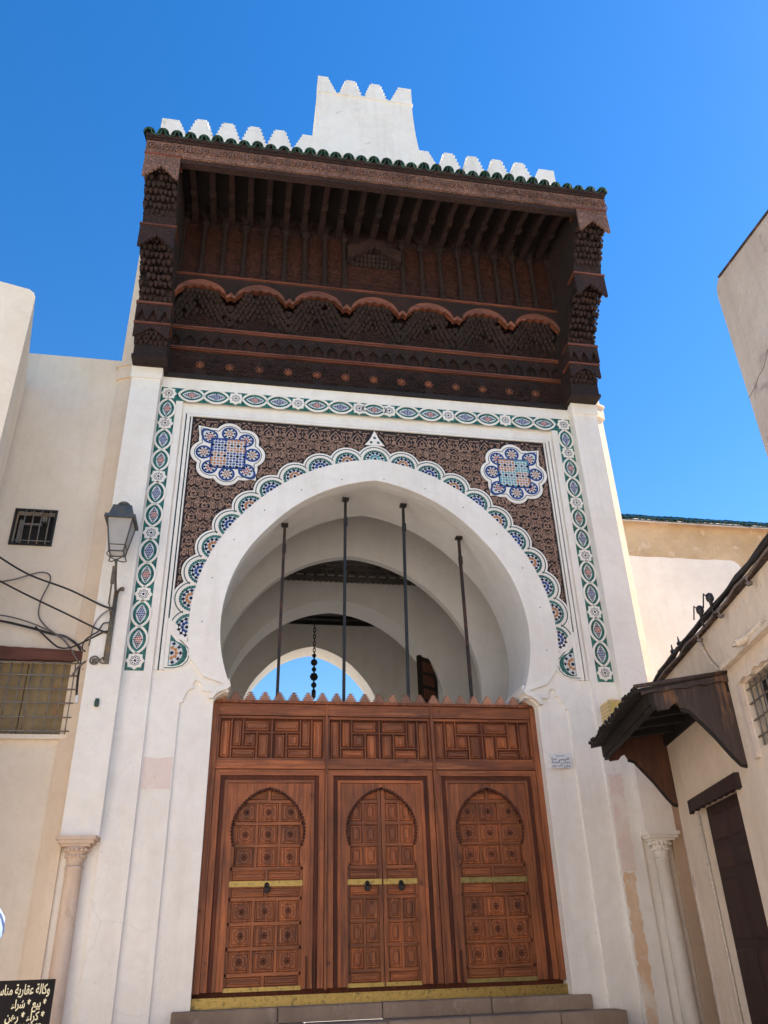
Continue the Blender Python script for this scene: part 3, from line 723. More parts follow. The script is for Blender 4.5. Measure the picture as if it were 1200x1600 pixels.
iw.box(2.55, 3.44, 6.6, 6.85, GZ, 9.4); iw.box(-3.44, -2.9, 8.3, 8.5, GZ, 9.4)
obj('passage_wall', iw, 'inner', gate)
cl = MB()
cl.box(-3.44, 3.44, 3.17, 5.44, 8.02, 8.1)
for i in range(-14, 15): cl.box(i*.235-.03, i*.235+.03, 3.17, 5.44, 7.96, 8.02)
for j in range(8): cl.box(-3.44, 3.44, 3.4+.26*j, 3.43+.26*j, 7.93, 7.96)
obj('coffered_ceiling', cl, 'greywood', gate)
cl = MB(); cl.box(-3.44, 3.44, 6.26, 10.89, 8.95, 9.05)
for j in range(12): cl.box(-3.44, 3.44, 6.4+.4*j, 6.48+.4*j, 8.87, 8.95)
obj('beamed_ceiling', cl, 'blackwood', gate)
fb = MB(); fb.box(-3.44, 3.44, 5.37, 5.449, 7.86, 7.955)
for i in range(-28, 29): fb.prism([(i*.12-.045, 7.80), (i*.12-.045, 7.90), (i*.12, 7.94), (i*.12+.045, 7.90), (i*.12+.045, 7.80)], 5.35, 5.37, 1)
obj('carved_frieze', fb, ['greywood', 'greywood'], gate)

# --- columns under the pilasters
for sgn, matn, cx in ((-1, 'column', -3.825), (1, 'column_white', 3.80)):
    c = MB(); cy = -.095
    c.lathe([(.15, GZ), (.15, GZ+.12), (.135, GZ+.16), (.112, GZ+.22), (.108, -0.4), (.103, .6), (.098, 1.46), (.107, 1.47), (.107, 1.495), (.098, 1.505)], (cx, cy, 0), 20)
    oo = obj('column', c, matn, gate)
    k = MB(); k.lathe([(.095, 1.505), (.100, 1.58), (.118, 1.66), (.150, 1.715)], (cx, cy, 0), 16)
    for i in range(16):
        a = 2*PI*i/16
        for rz, rr, sz in ((1.61, .112, .022), (1.68, .142, .026)):
            k.lathe([(0.004, -sz), (sz*.8, -sz*.4), (sz, 0), (sz*.7, sz*.6), (.004, sz)], (cx+rr*math.cos(a+(.2 if rz > 1.65 else 0)), cy+rr*math.sin(a+(.2 if rz > 1.65 else 0)), rz), 6)
    for (h, z0, z1) in ((.165, 1.715, 1.745), (.205, 1.745, 1.785), (.232, 1.785, 1.83)):
        k.box(cx-h, cx+h, cy-h*.82, .0-.001, z0, z1)
    obj('capital', k, 'white' if sgn > 0 else matn, oo)

# ------------------------------------------------------------------ steps
st = thing('stone_steps', 'worn brown stone steps running along the foot of the wooden doors', 'steps', (0, -.3, GZ))
rnd = random.Random(4)
def slabrow(x0, x1, y0, y1, z0, z1, k, mats='stone'):
    xs = [x0+(x1-x0)*i/k+(rnd.uniform(-.12, .12) if 0 < i < k else 0) for i in range(k+1)]
    for i in range(k):
        mb = MB(); a, b2 = xs[i]+.004, xs[i+1]-.004; dz = rnd.uniform(-.006, .006); dy = rnd.uniform(-.008, .008); e = .012
        mb.prism_z([(a, y0+dy+e), (a+e, y0+dy), (b2-e, y0+dy), (b2, y0+dy+e), (b2, y1), (a, y1)], z0, z1+dz-e)
        mb.add([(a, y0+dy+e, z1+dz-e), (b2, y0+dy+e, z1+dz-e), (b2, y1, z1+dz-e), (a, y1, z1+dz-e), (a+e, y0+dy+2*e, z1+dz), (b2-e, y0+dy+2*e, z1+dz), (b2-e, y1, z1+dz), (a+e, y1, z1+dz)], [(4, 5, 6, 7), (0, 1, 5, 4), (1, 2, 6, 5), (3, 0, 4, 7)])
        obj('step_slab', mb, mats, st)
slabrow(-2.55, 2.57, -.02, .40, -.195, -.035, 4)
slabrow(-2.83, 2.86, -.34, .10, -.37, -.204, 6)
slabrow(-3.0, 3.1, -.66, -.32, -.54, -.372, 6)
slabrow(-3.1, 3.2, -.98, -.64, -.71, -.542, 6)
slabrow(-3.1, 3.2, -1.3, -.96, -.88, -.712, 6)
slabrow(-3.1, 3.2, -1.62, -1.28, GZ, -.882, 6)

# ------------------------------------------------------------------ the carved wooden canopy
can = thing('carved_canopy', 'large dark carved cedar canopy with green tiled eave over the tiled arch', 'canopy', (0, 0, 9.0))
HX = 3.565
mb = MB(); mb.box(-HX, HX, -.10, .015, 8.985, 9.06, 1); mb.box(-HX, HX, -.062, .015, 9.061, 9.57, 0)
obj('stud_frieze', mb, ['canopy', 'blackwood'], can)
mb = MB()
mb.lathe([(.052, 0), (.052, .018), (.030, .03), (.026, .05), (.004, .062)], n=8)
for i in range(8):
    a = 2*PI*i/8; mb.lathe([(.004, 0), (.020, .006), (.017, .022), (.004, .03)], (.062*math.cos(a), .062*math.sin(a), 0), 6)
stud_me = mb.mesh('stud', 'canopy_edge')
for i in range(-6, 7): obj('stud', stud_me, None, can, at=(i*.497, -.062, 9.285), rot=(PI/2, 0, 0))
mb = MB()
for i in range(-5, 6, 2):      # large carved roundels round every other stud
    for rr_, k in ((.125, 16), (.175, 22)):
        for j in range(k):
            a = 2*PI*j/k; mb.box(-.011, .011, -.078, -.062, -.012, .012, 0, T=Matrix.Translation((i*.497+rr_*math.cos(a), 0, 9.285+rr_*math.sin(a))) @ Matrix.Rotation(a, 4, 'Y'))
obj('carved_roundel', mb, 'canopy_mid', can, kind='stuff')
obj('frieze_carving', scroll_fill(-3.5, 3.5, 9.56, 9.05, .62, lambda x, z: abs(x) < 3.52 and 9.08 < z < 9.555 and abs((x/.497)-round(x/.497)) > .12, -.062, .012, .013), 'canopy_mid', can, kind='stuff')
def mould(z, y, h, name='moulding', x=HX):
    m_ = MB(); m_.box(-x, x, y, 0.0 if y > -.3 else -.30, z, z+h*.42); m_.box(-x, x, y-.022, 0.0 if y > -.3 else -.30, z+h*.42, z+h); obj(name, m_, 'canopy_edge', can)
mould(9.575, -.10, .055); mould(10.0, -.135, .06); mould(10.955, -.43, .055)
mb = MB(); mb.box(-HX, HX, -.05, .014, 9.63, 10.0); obj('niche_board', mb, 'canopy_mid', can)
# pointed niches
mb = MB(); pw = 7.13/29
pl_ = [(-pw/2, 0), (-pw/2+.035, 0), (-pw/2+.035, .13), (-.075, .16), (-.062, .20), (-.035, .215), (0, .265), (.035, .215), (.062, .20), (.075, .16), (pw/2-.035, .13), (pw/2-.035, 0), (pw/2, 0), (pw/2, .365), (-pw/2, .365)]
mb.prism(pl_, -.115, -.05, 0)
mb.lathe([(.020, 0), (.014, .03), (.014, .10), (.024, .135)], (-pw/2, -.118, 0), 8, 1)
mb.lathe([(.004, -.01), (.02, 0), (.004, .012)], (0, 0, 0), 6, 1, T=Matrix.Translation((0, -.118, .30)) @ Matrix.Rotation(PI/2, 4, 'X'))
niche_me = mb.mesh('niche', ['canopy', 'canopy_mid'])
for i in range(29): obj('niche', niche_me, None, can, at=(-7.13/2+pw*(i+.5), 0, 9.632))
mb = MB(); mb.box(-HX, HX, -.045, .014, 10.06, 10.95); obj('tympanum_board', mb, 'canopy_mid', can)
mb = MB()
for i in range(7):
    cx = -3.57+1.02*(i+.5)
    for r_ in range(7):
        for c in range(-7, 8):
            x = c*.055+(.0275 if r_ % 2 else 0); z = 10.12+r_*.052
            if abs(x)/.42+(z-10.1)/.42 < 1.0:
                mb.box(x-.017, x+.017, -.062-.006*((c+r_) % 3), -.045, z-.017, z+.017, 0, T=Matrix.Translation((cx, 0, 0)))
obj('tympanum_relief', mb, 'canopy_mid', can, kind='stuff')
def cellm(mb, x, y, z, s, d=.10, mat=0):
    """one muqarnas cell: a little pendant with a pointed foot"""
    h = s*.52
    vs = [(x-h, y, z), (x, y-s*.28, z), (x+h, y, z), (x+h, y+d, z), (x-h, y+d, z), (x-h*.96, y+.004, z-s*.5), (x, y-s*.20, z-s*.42), (x+h*.96, y+.004, z-s*.5), (x, y+s*.35, z-s*1.25), (x+h, y+d, z-s*.5), (x-h, y+d, z-s*.5)]
    mb.add(vs, [(0, 1, 2, 3, 4), (0, 5, 6, 1), (1, 6, 7, 2), (5, 8, 6), (6, 8, 7), (2, 7, 9, 3), (0, 4, 10, 5), (7, 8, 9), (5, 10, 8)], mat)
def za(u):
    """lower edge of the arched fascia across one bay, u in -.5..5"""
    a = abs(u)
    z = 10.53+.235*math.sqrt(max(0, 1-(a/.415)**2)) if a < .415 else 10.53-.02+.085*max(0, (a-.435)/.065)
    return z
def teeth(u):
    f = (u*7.0+.5) % 1.0
    return .040*(1-abs(2*f-1))
mq = MB(); BW = 1.02
for i in range(7):
    cx = -3.57+BW*(i+.5)
    for r_ in range(11):
        for c in range(-6, 7):
            s = .082; x = c*s+(s/2 if r_ % 2 else 0)
            if abs(x) > BW/2+.01: continue
            u = x/BW; z = 10.74-r_*.060; top = za(u)
            lowb = 10.47-.29*(abs(u)/.5)**1.2
            if z > top+.03 or z < lowb: continue
            t = (z-lowb)/(10.80-lowb); y = -.06-.33*max(0, min(1, t))**.9
            if random.random() < .03: continue
            cellm(mq, cx+x+random.uniform(-.005, .005), y+random.uniform(-.012, .010), z+random.uniform(-.008, .008), s*random.uniform(.88, 1.05), .13, 0)
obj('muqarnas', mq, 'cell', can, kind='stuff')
for i in range(7):
    cx = -3.57+BW*(i+.5)+(0.0); n_ = 56; mb = MB()
    low = [(-.5+j/n_, ) for j in range(n_+1)]
    Lp = [(cx+BW*(-.5+j/n_), za(-.5+j/n_)-.012+teeth(-.5+j/n_)) for j in range(n_+1)]
    Up = [(cx+BW*(-.5+j/n_), za(-.5+j/n_)+.070+.060*max(0, 1-(abs(-.5+j/n_)/.42)**2)) for j in range(n_+1)]
    for j in range(n_):      # front faces of the reddish serrated rim
        a, b2, c2_, d2 = Lp[j], Lp[j+1], Up[j+1], Up[j]
        mb.add([(a[0], -.412, a[1]), (b2[0], -.412, b2[1]), (c2_[0], -.425, c2_[1]), (d2[0], -.425, d2[1]), (a[0], -.30, a[1]), (b2[0], -.30, b2[1])], [(0, 1, 2, 3), (4, 5, 1, 0)], 1)
        mb.add([(d2[0], -.425, d2[1]), (c2_[0], -.425, c2_[1]), (c2_[0], -.445, c2_[1]+.012), (d2[0], -.445, d2[1]+.012)], [(0, 1, 2, 3)], 0)
    mb.prism(Up[::1]+[(cx+BW/2, 10.954), (cx-BW/2, 10.954)] if False else [(x, z+.012) for x, z in Up]+[(cx+BW/2, 10.954), (cx-BW/2, 10.954)], -.445, -.30, 0)
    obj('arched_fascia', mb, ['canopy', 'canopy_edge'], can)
mb = MB(); mb.box(-HX, HX, -.36, -.302, 11.01, 12.75); obj('upper_board', mb, 'canopy_mid', can)
obj('board_carving', scroll_fill(-3.5, 3.5, 12.6, 10.95, .66, lambda x, z: abs(x) < 3.5 and 11.05 < z < 12.3 and (abs(x) > .55 or z < 11.7), -.36, .010, .014), 'canopy_red', can, kind='stuff')
mb = MB()
prof = [(.034, 0), (.034, .05), (.020, .07), (.030, .11), (.020, .15), (.024, .20)]
z = .22
while z < 1.12: prof += [(.028, z), (.018, z+.035)]; z += .07
prof += [(.030, 1.14), (.045, 1.20), (.045, 1.26)]
mb.lathe([(a*1.85, b_) for a, b_ in prof], (0, 0, 0), 8); mb.box(-.048, .048, -.05, .06, 1.26, 1.33); mb.box(-.05, .05, -.05, .06, -.035, 0)
col_me = mb.mesh('colonnette', 'canopy')
SPX = .366
xs_ = [s*(.55+SPX*k) for s in (-1, 1) for k in range(9)]
for x in sorted(xs_): obj('colonnette', col_me, None, can, at=(x, -.425, 11.045))
mb = MB(); a_ = SPX/2
mb.prism([(-a_, 0), (-a_+.045, 0), (-a_+.05, .05), (-.09, .08), (-.075, .13), (-.03, .15), (0, .20), (.03, .15), (.075, .13), (.09, .08), (a_-.05, .05), (a_-.045, 0), (a_, 0), (a_, .36), (-a_, .36)], -.055, .05, 0)
sm_me = mb.mesh('pointed_arch', 'canopy')
for x in sorted([s*(.55+SPX*(k+.5)) for s in (-1, 1) for k in range(8)]): obj('pointed_arch', sm_me, None, can, at=(x, -.45, 12.36))
mb = MB()   # the wider middle bay with its own gabled arch
mb.prism([(-.50, 11.72), (-.40, 11.73), (-.36, 11.80), (-.28, 11.80), (-.24, 11.88), (-.15, 11.88), (-.11, 11.96), (-.05, 11.96), (0, 12.04), (.05, 11.96), (.11, 11.96), (.15, 11.88), (.24, 11.88), (.28, 11.80), (.36, 11.80), (.40, 11.73), (.50, 11.72), (.50, 12.0), (.30, 12.05), (.12, 12.22), (-.12, 12.22), (-.30, 12.05), (-.50, 12.0)], -.56, -.36, 0)
for r_ in range(3):
    for c in range(-5+r_, 6-r_): cellm(mb, c*.078, -.42-.03*r_, 11.74+r_*.08, .075, .08, 1)
obj('middle_arch', mb, ['canopy_mid', 'canopy'], can)
mb = MB(); mb.box(-HX, HX, -1.82, -.30, 12.66, 12.72); obj('soffit_board', mb, 'blackwood', can)
mb = MB()
mb.add([(-.045, -1.80, 12.16), (.045, -1.80, 12.16), (.045, -1.80, 12.34), (-.045, -1.80, 12.34), (-.045, -.36, 12.46), (.045, -.36, 12.46), (.045, -.36, 12.655), (-.045, -.36, 12.655)], [(0, 1, 2, 3), (5, 4, 7, 6), (4, 5, 1, 0), (3, 2, 6, 7), (0, 3, 7, 4), (1, 5, 6, 2)])
mb.box(-.055, .055, -.62, -.36, 12.37, 12.46); mb.box(-.05, .05, -.82, -.6, 12.33, 12.40)
mb.box(-.055, .055, -1.84, -1.66, 12.12, 12.17); mb.box(-.052, .052, -1.15, -1.05, 12.24, 12.35)
raft_me = mb.mesh('rafter', 'cell')
for k in range(-10, 11):
    x = k*.3305; obj('rafter', raft_me, None, can, at=(x, 0, 0))
mb = MB(); mb.box(-3.5, 3.5, -1.86, -1.74, 12.05, 12.14, 2)
mb.box(-4.05, 4.05, -1.90, -1.76, 12.14, 12.45, 0); mb.box(-4.06, 4.06, -1.925, -1.76, 12.45, 12.50, 1); mb.box(-4.075, 4.075, -1.95, -1.76, 12.502, 12.56, 1)
obj('front_beam', mb, ['canopy_front', 'canopy_mid', 'canopy_mid'], can)
mb = MB()
for i in range(-17, 18):
    x = i*.232
    mb.ribbon(arc(x, 12.30, .085, -40, 220, 12), .022, -1.93, -1.899, 0)
    mb.ribbon(arc(x, 12.30, .045, 0, 330, 10), .018, -1.925, -1.899, 0)
    mb.ribbon([(x+.116, 12.42), (x+.10, 12.36), (x+.116, 12.28), (x+.13, 12.22), (x+.116, 12.17)], .014, -1.914, -1.899, 0)
obj('beam_carving', mb, 'canopy_front', can, kind='stuff')
# stepped side piers
def archcut(x0, x1, z0, z1, h):
    """board with a stepped arch cut from its lower edge"""
    c = (x0+x1)/2; w_ = (x1-x0)/2
    pts = [(x1, z1), (x0, z1), (x0, z0)]
    for u, v in ((-.86, 0), (-.80, .16), (-.66, .22), (-.62, .42), (-.46, .50), (-.42, .70), (-.24, .76), (-.20, .92), (-.07, .96), (0, 1.12), (.07, .96), (.20, .92), (.24, .76), (.42, .70), (.46, .50), (.62, .42), (.66, .22), (.80, .16), (.86, 0)):
        pts.append((c+u*w_, z0+v*h))
    return pts+[(x1, z0)]
for sgn in (-1, 1):
    pr = MB()
    prf = [(0.0, 9.0), (-.30, 9.02), (-.46, 9.06), (-.46, 9.34), (-.50, 9.60), (-.60, 10.0), (-.72, 10.35), (-.92, 10.70), (-1.22, 11.03), (-1.34, 11.12), (-1.45, 11.45), (-1.62, 11.80), (-1.76, 12.06), (-1.76, 12.50), (0.0, 12.60)]
    xa, xb = sgn*3.50, sgn*4.015
    if xa > xb: xa, xb = xb, xa
    k = len(prf); vs = [(xa, y, z) for y, z in prf]+[(xb, y, z) for y, z in prf]
    pr.add(vs, [tuple(range(k)), tuple(range(2*k-1, k-1, -1))]+[(i, (i+1) % k, (i+1) % k+k, i+k) for i in range(k)])
    pr.box(sgn*3.48, sgn*4.035, -.475, 0.0, 9.055-.03, 9.085)
    pc = obj('side_pier', pr, 'canopy', can)
    mqp = MB()
    def slope(ya, zA, yb, zB, rows, s=.072):
        for r_ in range(rows):
            t = (r_+.5)/rows; y = ya+(yb-ya)*t**.9; z = zA+(zB-zA)*(r_+.9)/rows
            for c in range(-3, 4):
                x = sgn*3.76+c*.078+(.039 if r_ % 2 else 0)
                if abs(x-sgn*3.757) > .262: continue
                if random.random() > .04: cellm(mqp, x+random.uniform(-.006, .006), y+random.uniform(-.02, .015), z+random.uniform(-.010, .010), s*random.uniform(.8, 1.1), .14)
            yy = y+.05          # cells showing on the outer side
            while yy < -.05 and yy < y+.32:
                mqp.box(sgn*4.01, sgn*(4.032), yy, yy+.035, z-.05, z-.008); yy += .075
    slope(-.47, 9.30, -.58, 9.52, 3); slope(-.62, 10.06, -1.30, 10.90, 9); slope(-1.32, 11.16, -1.82, 11.92, 8)
    obj('pier_muqarnas', mqp, 'cell', pc, kind='stuff')
    for (y0, z0, z1, h, nm) in ((-.60, 9.36, 9.62, .17, 'arched_board'), (-1.37, 10.58, 11.05, .24, 'arched_board'), (-1.885, 11.62, 12.135, .24, 'arched_board')):
        b_ = MB(); x0, x1 = sorted((sgn*3.475, sgn*4.045))
        b_.prism(archcut(x0, x1, z0, z1, h), y0, y0+.045, 0)
        b_.box(sgn*4.018, sgn*4.044, y0+.045, y0+.30, z0+h*.75, z1, 0)
        b_.box(x0-.012, x1+.012, y0-.018, y0+.30, z1, z1+.035, 1)
        obj(nm, b_, ['canopy_front' if z0 > 11 else 'canopy_mid', 'canopy_edge'], pc)
    b_ = MB(); x0, x1 = sorted((sgn*3.48, sgn*4.04))
    for j in range(3):
        c0 = x0+(x1-x0)*j/3; c1 = x0+(x1-x0)*(j+1)/3; b_.prism(archcut(c0, c1, 9.66, 9.99, .2), -.665, -.60, 0)
    b_.box(x0-.01, x1+.01, -.685, -.40, 9.99, 10.035, 1); b_.box(x0, x1, -.60, -.40, 9.656, 9.989, 0)
    obj('niche_band', b_, ['canopy_mid', 'canopy_edge'], pc)
# roof: boards, cover tiles and pan tiles
SLP = math.atan2(.84, 1.95)
mb = MB(); mb.add([(-4.07, -1.95, 12.562), (4.07, -1.95, 12.562), (4.07, 0.0, 13.40), (-4.07, 0.0, 13.40), (-4.07, -1.95, 12.585), (4.07, -1.95, 12.585), (4.07, 0.0, 13.43), (-4.07, 0.0, 13.43)], [(3, 2, 1, 0), (4, 5, 6, 7), (0, 1, 5, 4), (1, 2, 6, 5), (3, 0, 4, 7)])
obj('roof_board', mb, 'canopy_mid', can)
def tile(r, up, L=2.12, t=.016):
    mb = MB(); n_ = 10
    rows = []
    for (yy, rr_) in ((0, r*1.06), (.25, r), (L, r*.96)):
        for q in (rr_, rr_-t):
            rows.append([(q*math.cos(PI*j/n_), yy, (q*math.sin(PI*j/n_))*(1 if up else -1)) for j in range(n_+1)])
    vs = [p for rw in rows for p in rw]; K = n_+1; fs = []
    for a, b2 in ((0, 2), (2, 4)): fs += [(a*K+j, a*K+j+1, b2*K+j+1, b2*K+j) for j in range(n_)]
    for a, b2 in ((1, 3), (3, 5)): fs += [(a*K+j+1, a*K+j, b2*K+j, b2*K+j+1) for j in range(n_)]
    fs += [(j+1, j, K+j, K+j+1) for j in range(n_)]
    mb.add(vs, fs, 0, True); return mb
cov = tile(.094, True).mesh('cover_tile', 'g_roof'); pan = tile(.088, False).mesh('pan_tile', 'g_roof')
TP = 8.04/36
for i in range(37):
    x = -4.02+TP*i; jz = random.uniform(-.010, .010)
    obj('cover_tile', cov, None, can, at=(x, -1.955+random.uniform(-.022, .018), 12.572+jz), rot=(SLP+random.uniform(-.004, .004), random.uniform(-.04, .04), 0))
    if i < 36: obj('pan_tile', pan, None, can, at=(x+TP/2, -2.0, 12.61), rot=(SLP, 0, 0))

# ------------------------------------------------------------------ the wooden doors
YD = .21
dr = thing('wooden_gate', 'tall reddish carved wooden gate screen with three arched doors, brass strips and toothed crest', 'gate', (0, YD, -.03))
def bay(cx):
    """nested mitred frames of one bay"""
    def ring_(o, i, yo, yi, matn, nm='frame'):
        (oa, ob, oz), (ia, ib, iz) = o, i
        mb = MB(); B0 = .13
        # left, right, top pieces, each mitred
        for P in ([(oa, B0), (ia, B0), (ia, iz), (oa, oz)], [(ib, B0), (ob, B0), (ob, oz), (ib, iz)]):
            mb.prism(P, yo, yi, 0)
        mb.prism([(oa+.002, oz), (ia+.002, iz+.0), (ib-.002, iz), (ob-.002, oz)], yo+.001, yi, 1)
        obj(nm, mb, matn, dr)
    e = [(.735, 2.705), (.655, 2.625), (.600, 2.570), (.560, 2.530)]
    yy = [YD+.012, YD+.040, YD+.022]
    for k in range(3):
        (h0, z0), (h1, z1) = e[k], e[k+1]
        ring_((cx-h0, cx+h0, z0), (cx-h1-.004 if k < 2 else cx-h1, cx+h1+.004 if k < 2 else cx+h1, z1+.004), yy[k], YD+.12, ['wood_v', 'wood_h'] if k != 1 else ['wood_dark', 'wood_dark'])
    # spandrel boards with horseshoe opening
    hw = .455
    cz = 1.935; R0 = .475
    A = [(0, 2.462)]+[(R0*math.sin(math.radians(t))*(1.0), cz+(R0+.055*max(0, 1-t/50))*math.cos(math.radians(t))-.003) for t in range(4, 116, 4)]
    A += [(.430, 1.70), (.430, 1.545), (.452, 1.52), (.468, 1.475), (hw+.012, 1.46), (hw+.012, .13)]
    for s in (-1, 1):
        mb = MB(); p = [(cx+s*x, z) for x, z in A]+[(cx+s*.5595, .13), (cx+s*.5595, 2.53), (cx, 2.53)]
        mb.prism(p, YD+.040, YD+.060, 0)
        obj('spandrel_board', mb, 'wood_v', dr)
    bead = MB()
    Lb = sum(math.hypot(A[i+1][0]-A[i][0], A[i+1][1]-A[i][1]) for i in range(28))
    for s in (-1, 1):
        d = 0.0; nxt = .0
        for i in range(28):
            a, b2 = A[i], A[i+1]; l = math.hypot(b2[0]-a[0], b2[1]-a[1])
            while nxt <= d+l:
                t = (nxt-d)/l; x, z = a[0]+(b2[0]-a[0])*t, a[1]+(b2[1]-a[1])*t
                bead.lathe([(.006, -.02), (.018, -.016), (.021, 0), (.018, .016), (.006, .02)], n=8, T=Matrix.Translation((cx+s*x, YD+.045, z)) @ Matrix.Rotation(PI/2, 4, 'X'))
                nxt += .043
            d += l
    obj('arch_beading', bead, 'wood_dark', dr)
    return hw
def rosette_panel(w_, h_):
    mb = MB()
    mb.panel(-w_/2, w_/2, -h_/2, h_/2, 0, .010, .010, 0)
    mb.panel(-w_/2+.024, w_/2-.024, -h_/2+.024, h_/2-.024, -.0105, .012, .010, 0, 1)
    s = min(w_, h_)/2-.045
    p = []
    for sx, sz in ((1, 1), (-1, 1), (-1, -1), (1, -1)):   # square with notched corners
        q = [(s, s*.55), (s*.82, s*.62), (s*.62, s*.82), (s*.55, s)]
        if sx*sz < 0: q = q[::-1]
        p += [(a*sx, b2*sz) for a, b2 in q]
    mb.ribbon(p, .007, -.028, -.022, 2, True)
    for i in range(8):
        a = 2*PI*i/8; mb.prism([(s*.22*math.cos(a), s*.22*math.sin(a)), (s*.52*math.cos(a-.3), s*.52*math.sin(a-.3)), (s*.74*math.cos(a), s*.74*math.sin(a)), (s*.52*math.cos(a+.3), s*.52*math.sin(a+.3))], -.031, -.022, 2)
    mb.lathe([(.020, 0), (.016, .012), (.004, .018)], n=8, mat=2, T=Matrix.Translation((0, -.022, 0)) @ Matrix.Rotation(PI/2, 4, 'X'))
    return mb.mesh('rosette_panel', ['wood_v', 'wood_v', 'wood_dark'])
def plain_panel(w_, h_, matn='wood_v', nm='panel', lob=False):
    mb = MB(); mb.panel(-w_/2, w_/2, -h_/2, h_/2, 0, .010, .010, 0)
    if min(w_, h_) > .09: mb.panel(-w_/2+.026, w_/2-.026, -h_/2+.026, h_/2-.026, -.0105, .010, .009, 0, 1)
    if lob:
        a = w_/2-.042; hh = h_/2-.045
        mb.ribbon([(x, z+hh-a) for x, z in arc(0, 0, a, 0, 180, 8)]+[(x, z-hh+a) for x, z in arc(0, 0, a, 180, 360, 8)], .007, -.0255, -.020, 2, True)
    return mb.mesh(nm, [matn, 'wood_pale' if random.random() < 0 else matn, 'wood_dark'])
ROWS = [(2.278, 2.053), (1.997, 1.777), (1.731, 1.501), (1.104, .865), (.830, .598), (.553, .314)]
RECT = [(2.442, 2.319), (1.455, 1.336), (1.250, 1.148), (.280, .165)]
rp = rosette_panel(.262, .232); rect3 = plain_panel(.405, .105, 'wood_h')
lob_p = plain_panel(.162, .228, 'wood_v', 'oblong_panel', True); rect2 = plain_panel(.355, .105, 'wood_h')
def rails(mb, x0, x1, cols, yb, yf):
    """grid of rails between the panels"""
    zs = sorted([(a+b2)/2 for a, b2 in ((2.319, 2.278), (2.053, 1.997), (1.777, 1.731), (1.501, 1.455), (1.148, 1.104), (.865, .83), (.598, .553), (.314, .28))])
    for z in zs: mb.box(x0, x1, yf, yb, z-.019, z+.019, 1)
    ze = [2.47]+zs[::-1]+[.165]
    for c in cols:
        mb.box(c-.017, c+.017, yf+.001, yb, 1.498, 2.28, 0); mb.box(c-.017, c+.017, yf+.001, yb, .31, 1.11, 0)
YP = YD+.105
for bx, side in ((-1.515, 'rose'), (0.0, 'two'), (1.515, 'rose')):
    bay(bx)
    nm = 'door_leaf'
    def clip(z): return True
    if side == 'rose':
        lf = MB(); lf.box(bx-.50, bx+.50, YP, YP+.03, .13, 2.50, 0)
        rails(lf, bx-.46, bx+.46, (bx-.148, bx+.148), YP, YP-.026)
        lf.box(bx-.480, bx-.438, YP-.026, YP, .13, 2.45, 0); lf.box(bx+.438, bx+.480, YP-.026, YP, .13, 2.45, 0)
        for z0, z1 in ((2.30, 2.46), (1.32, 1.48), (1.14, 1.26), (.16, .30)): lf.box(bx-.017, bx+.017, YP-.025, YP, z0, z1, 0)
        leaf = obj(nm, lf, ['wood_v', 'wood_h'], dr)
        for (zt, zb) in ROWS:
            for c in (-1, 0, 1):
                obj('rosette_panel', rp, None, leaf, at=(bx+c*.293, YP-.001, (zt+zb)/2))
        for (zt, zb) in RECT:
            for c in (-1, 1): obj('panel', rect3, None, leaf, at=(bx+c*.225, YP-.001, (zt+zb)/2))
    else:
        for s in (-1, 1):
            lf = MB(); lf.box(s*.006, s*.50, YP, YP+.03, .13, 2.50, 0)
            rails(lf, min(s*.05, s*.45), max(s*.05, s*.45), (s*.245,), YP, YP-.026)
            lf.box(s*.438, s*.480, YP-.026, YP, .13, 2.45, 0); lf.box(s*.004, s*.052, YP-.034, YP, .13, 2.47, 0)
            leaf = obj(nm, lf, ['wood_v', 'wood_h'], dr)
            for (zt, zb) in ROWS:
                for c in (0, 1): obj('oblong_panel', lob_p, None, leaf, at=(s*(.150+c*.192), YP-.001, (zt+zb)/2))
            for (zt, zb) in RECT: obj('panel', rect2, None, leaf, at=(s*.246, YP-.001, (zt+zb)/2))
    # brass strips
    for k, (x0, x1) in enumerate([(bx-.47, bx+.47)] if side == 'rose' else [(-.47, -.008), (.008, .47)]):
        mb = MB(); mb.box(x0, x1, YP-.041, YP-.034, 1.272, 1.334)
        q = int((x1-x0)/.03)
        for i in range(q): mb.prism([(x0+.03*i+.003, 1.272), (x0+.03*i+.015, 1.262), (x0+.03*i+.027, 1.272)], YP-.041, YP-.036)
        b_ = obj('brass_strip', mb, 'brass' if bx < 1 else 'brass_dull', dr)
        mb = MB(); mb.box(x0, x1, YP-.041, YP-.030, .120, .165); obj('brass_strip', mb, 'brass' if bx < 1 else 'brass_dull', dr)
        if bx < 1:
            kx = x1-.47+.01 if side == 'rose' else (-.205 if k == 0 else .245)
            kn = MB(); kn.lathe([(.032, 0), (.030, .012), (.014, .020), (.010, .045), (.018, .055), (.004, .066)], n=10, T=Matrix.Translation((kx, YP-.041, 1.285)) @ Matrix.Rotation(PI/2, 4, 'X'))
            kn.tube([(kx+.040*math.sin(2*PI*i/14), YP-.088-.006*math.cos(2*PI*i/14), 1.235+.040*math.cos(2*PI*i/14)) for i in range(14)], .0085, 6, 0, True)
            kn.box(kx-.022, kx+.022, YP-.046, YP-.041, 1.20, 1.30)
            obj('door_knocker', kn, 'iron', dr)
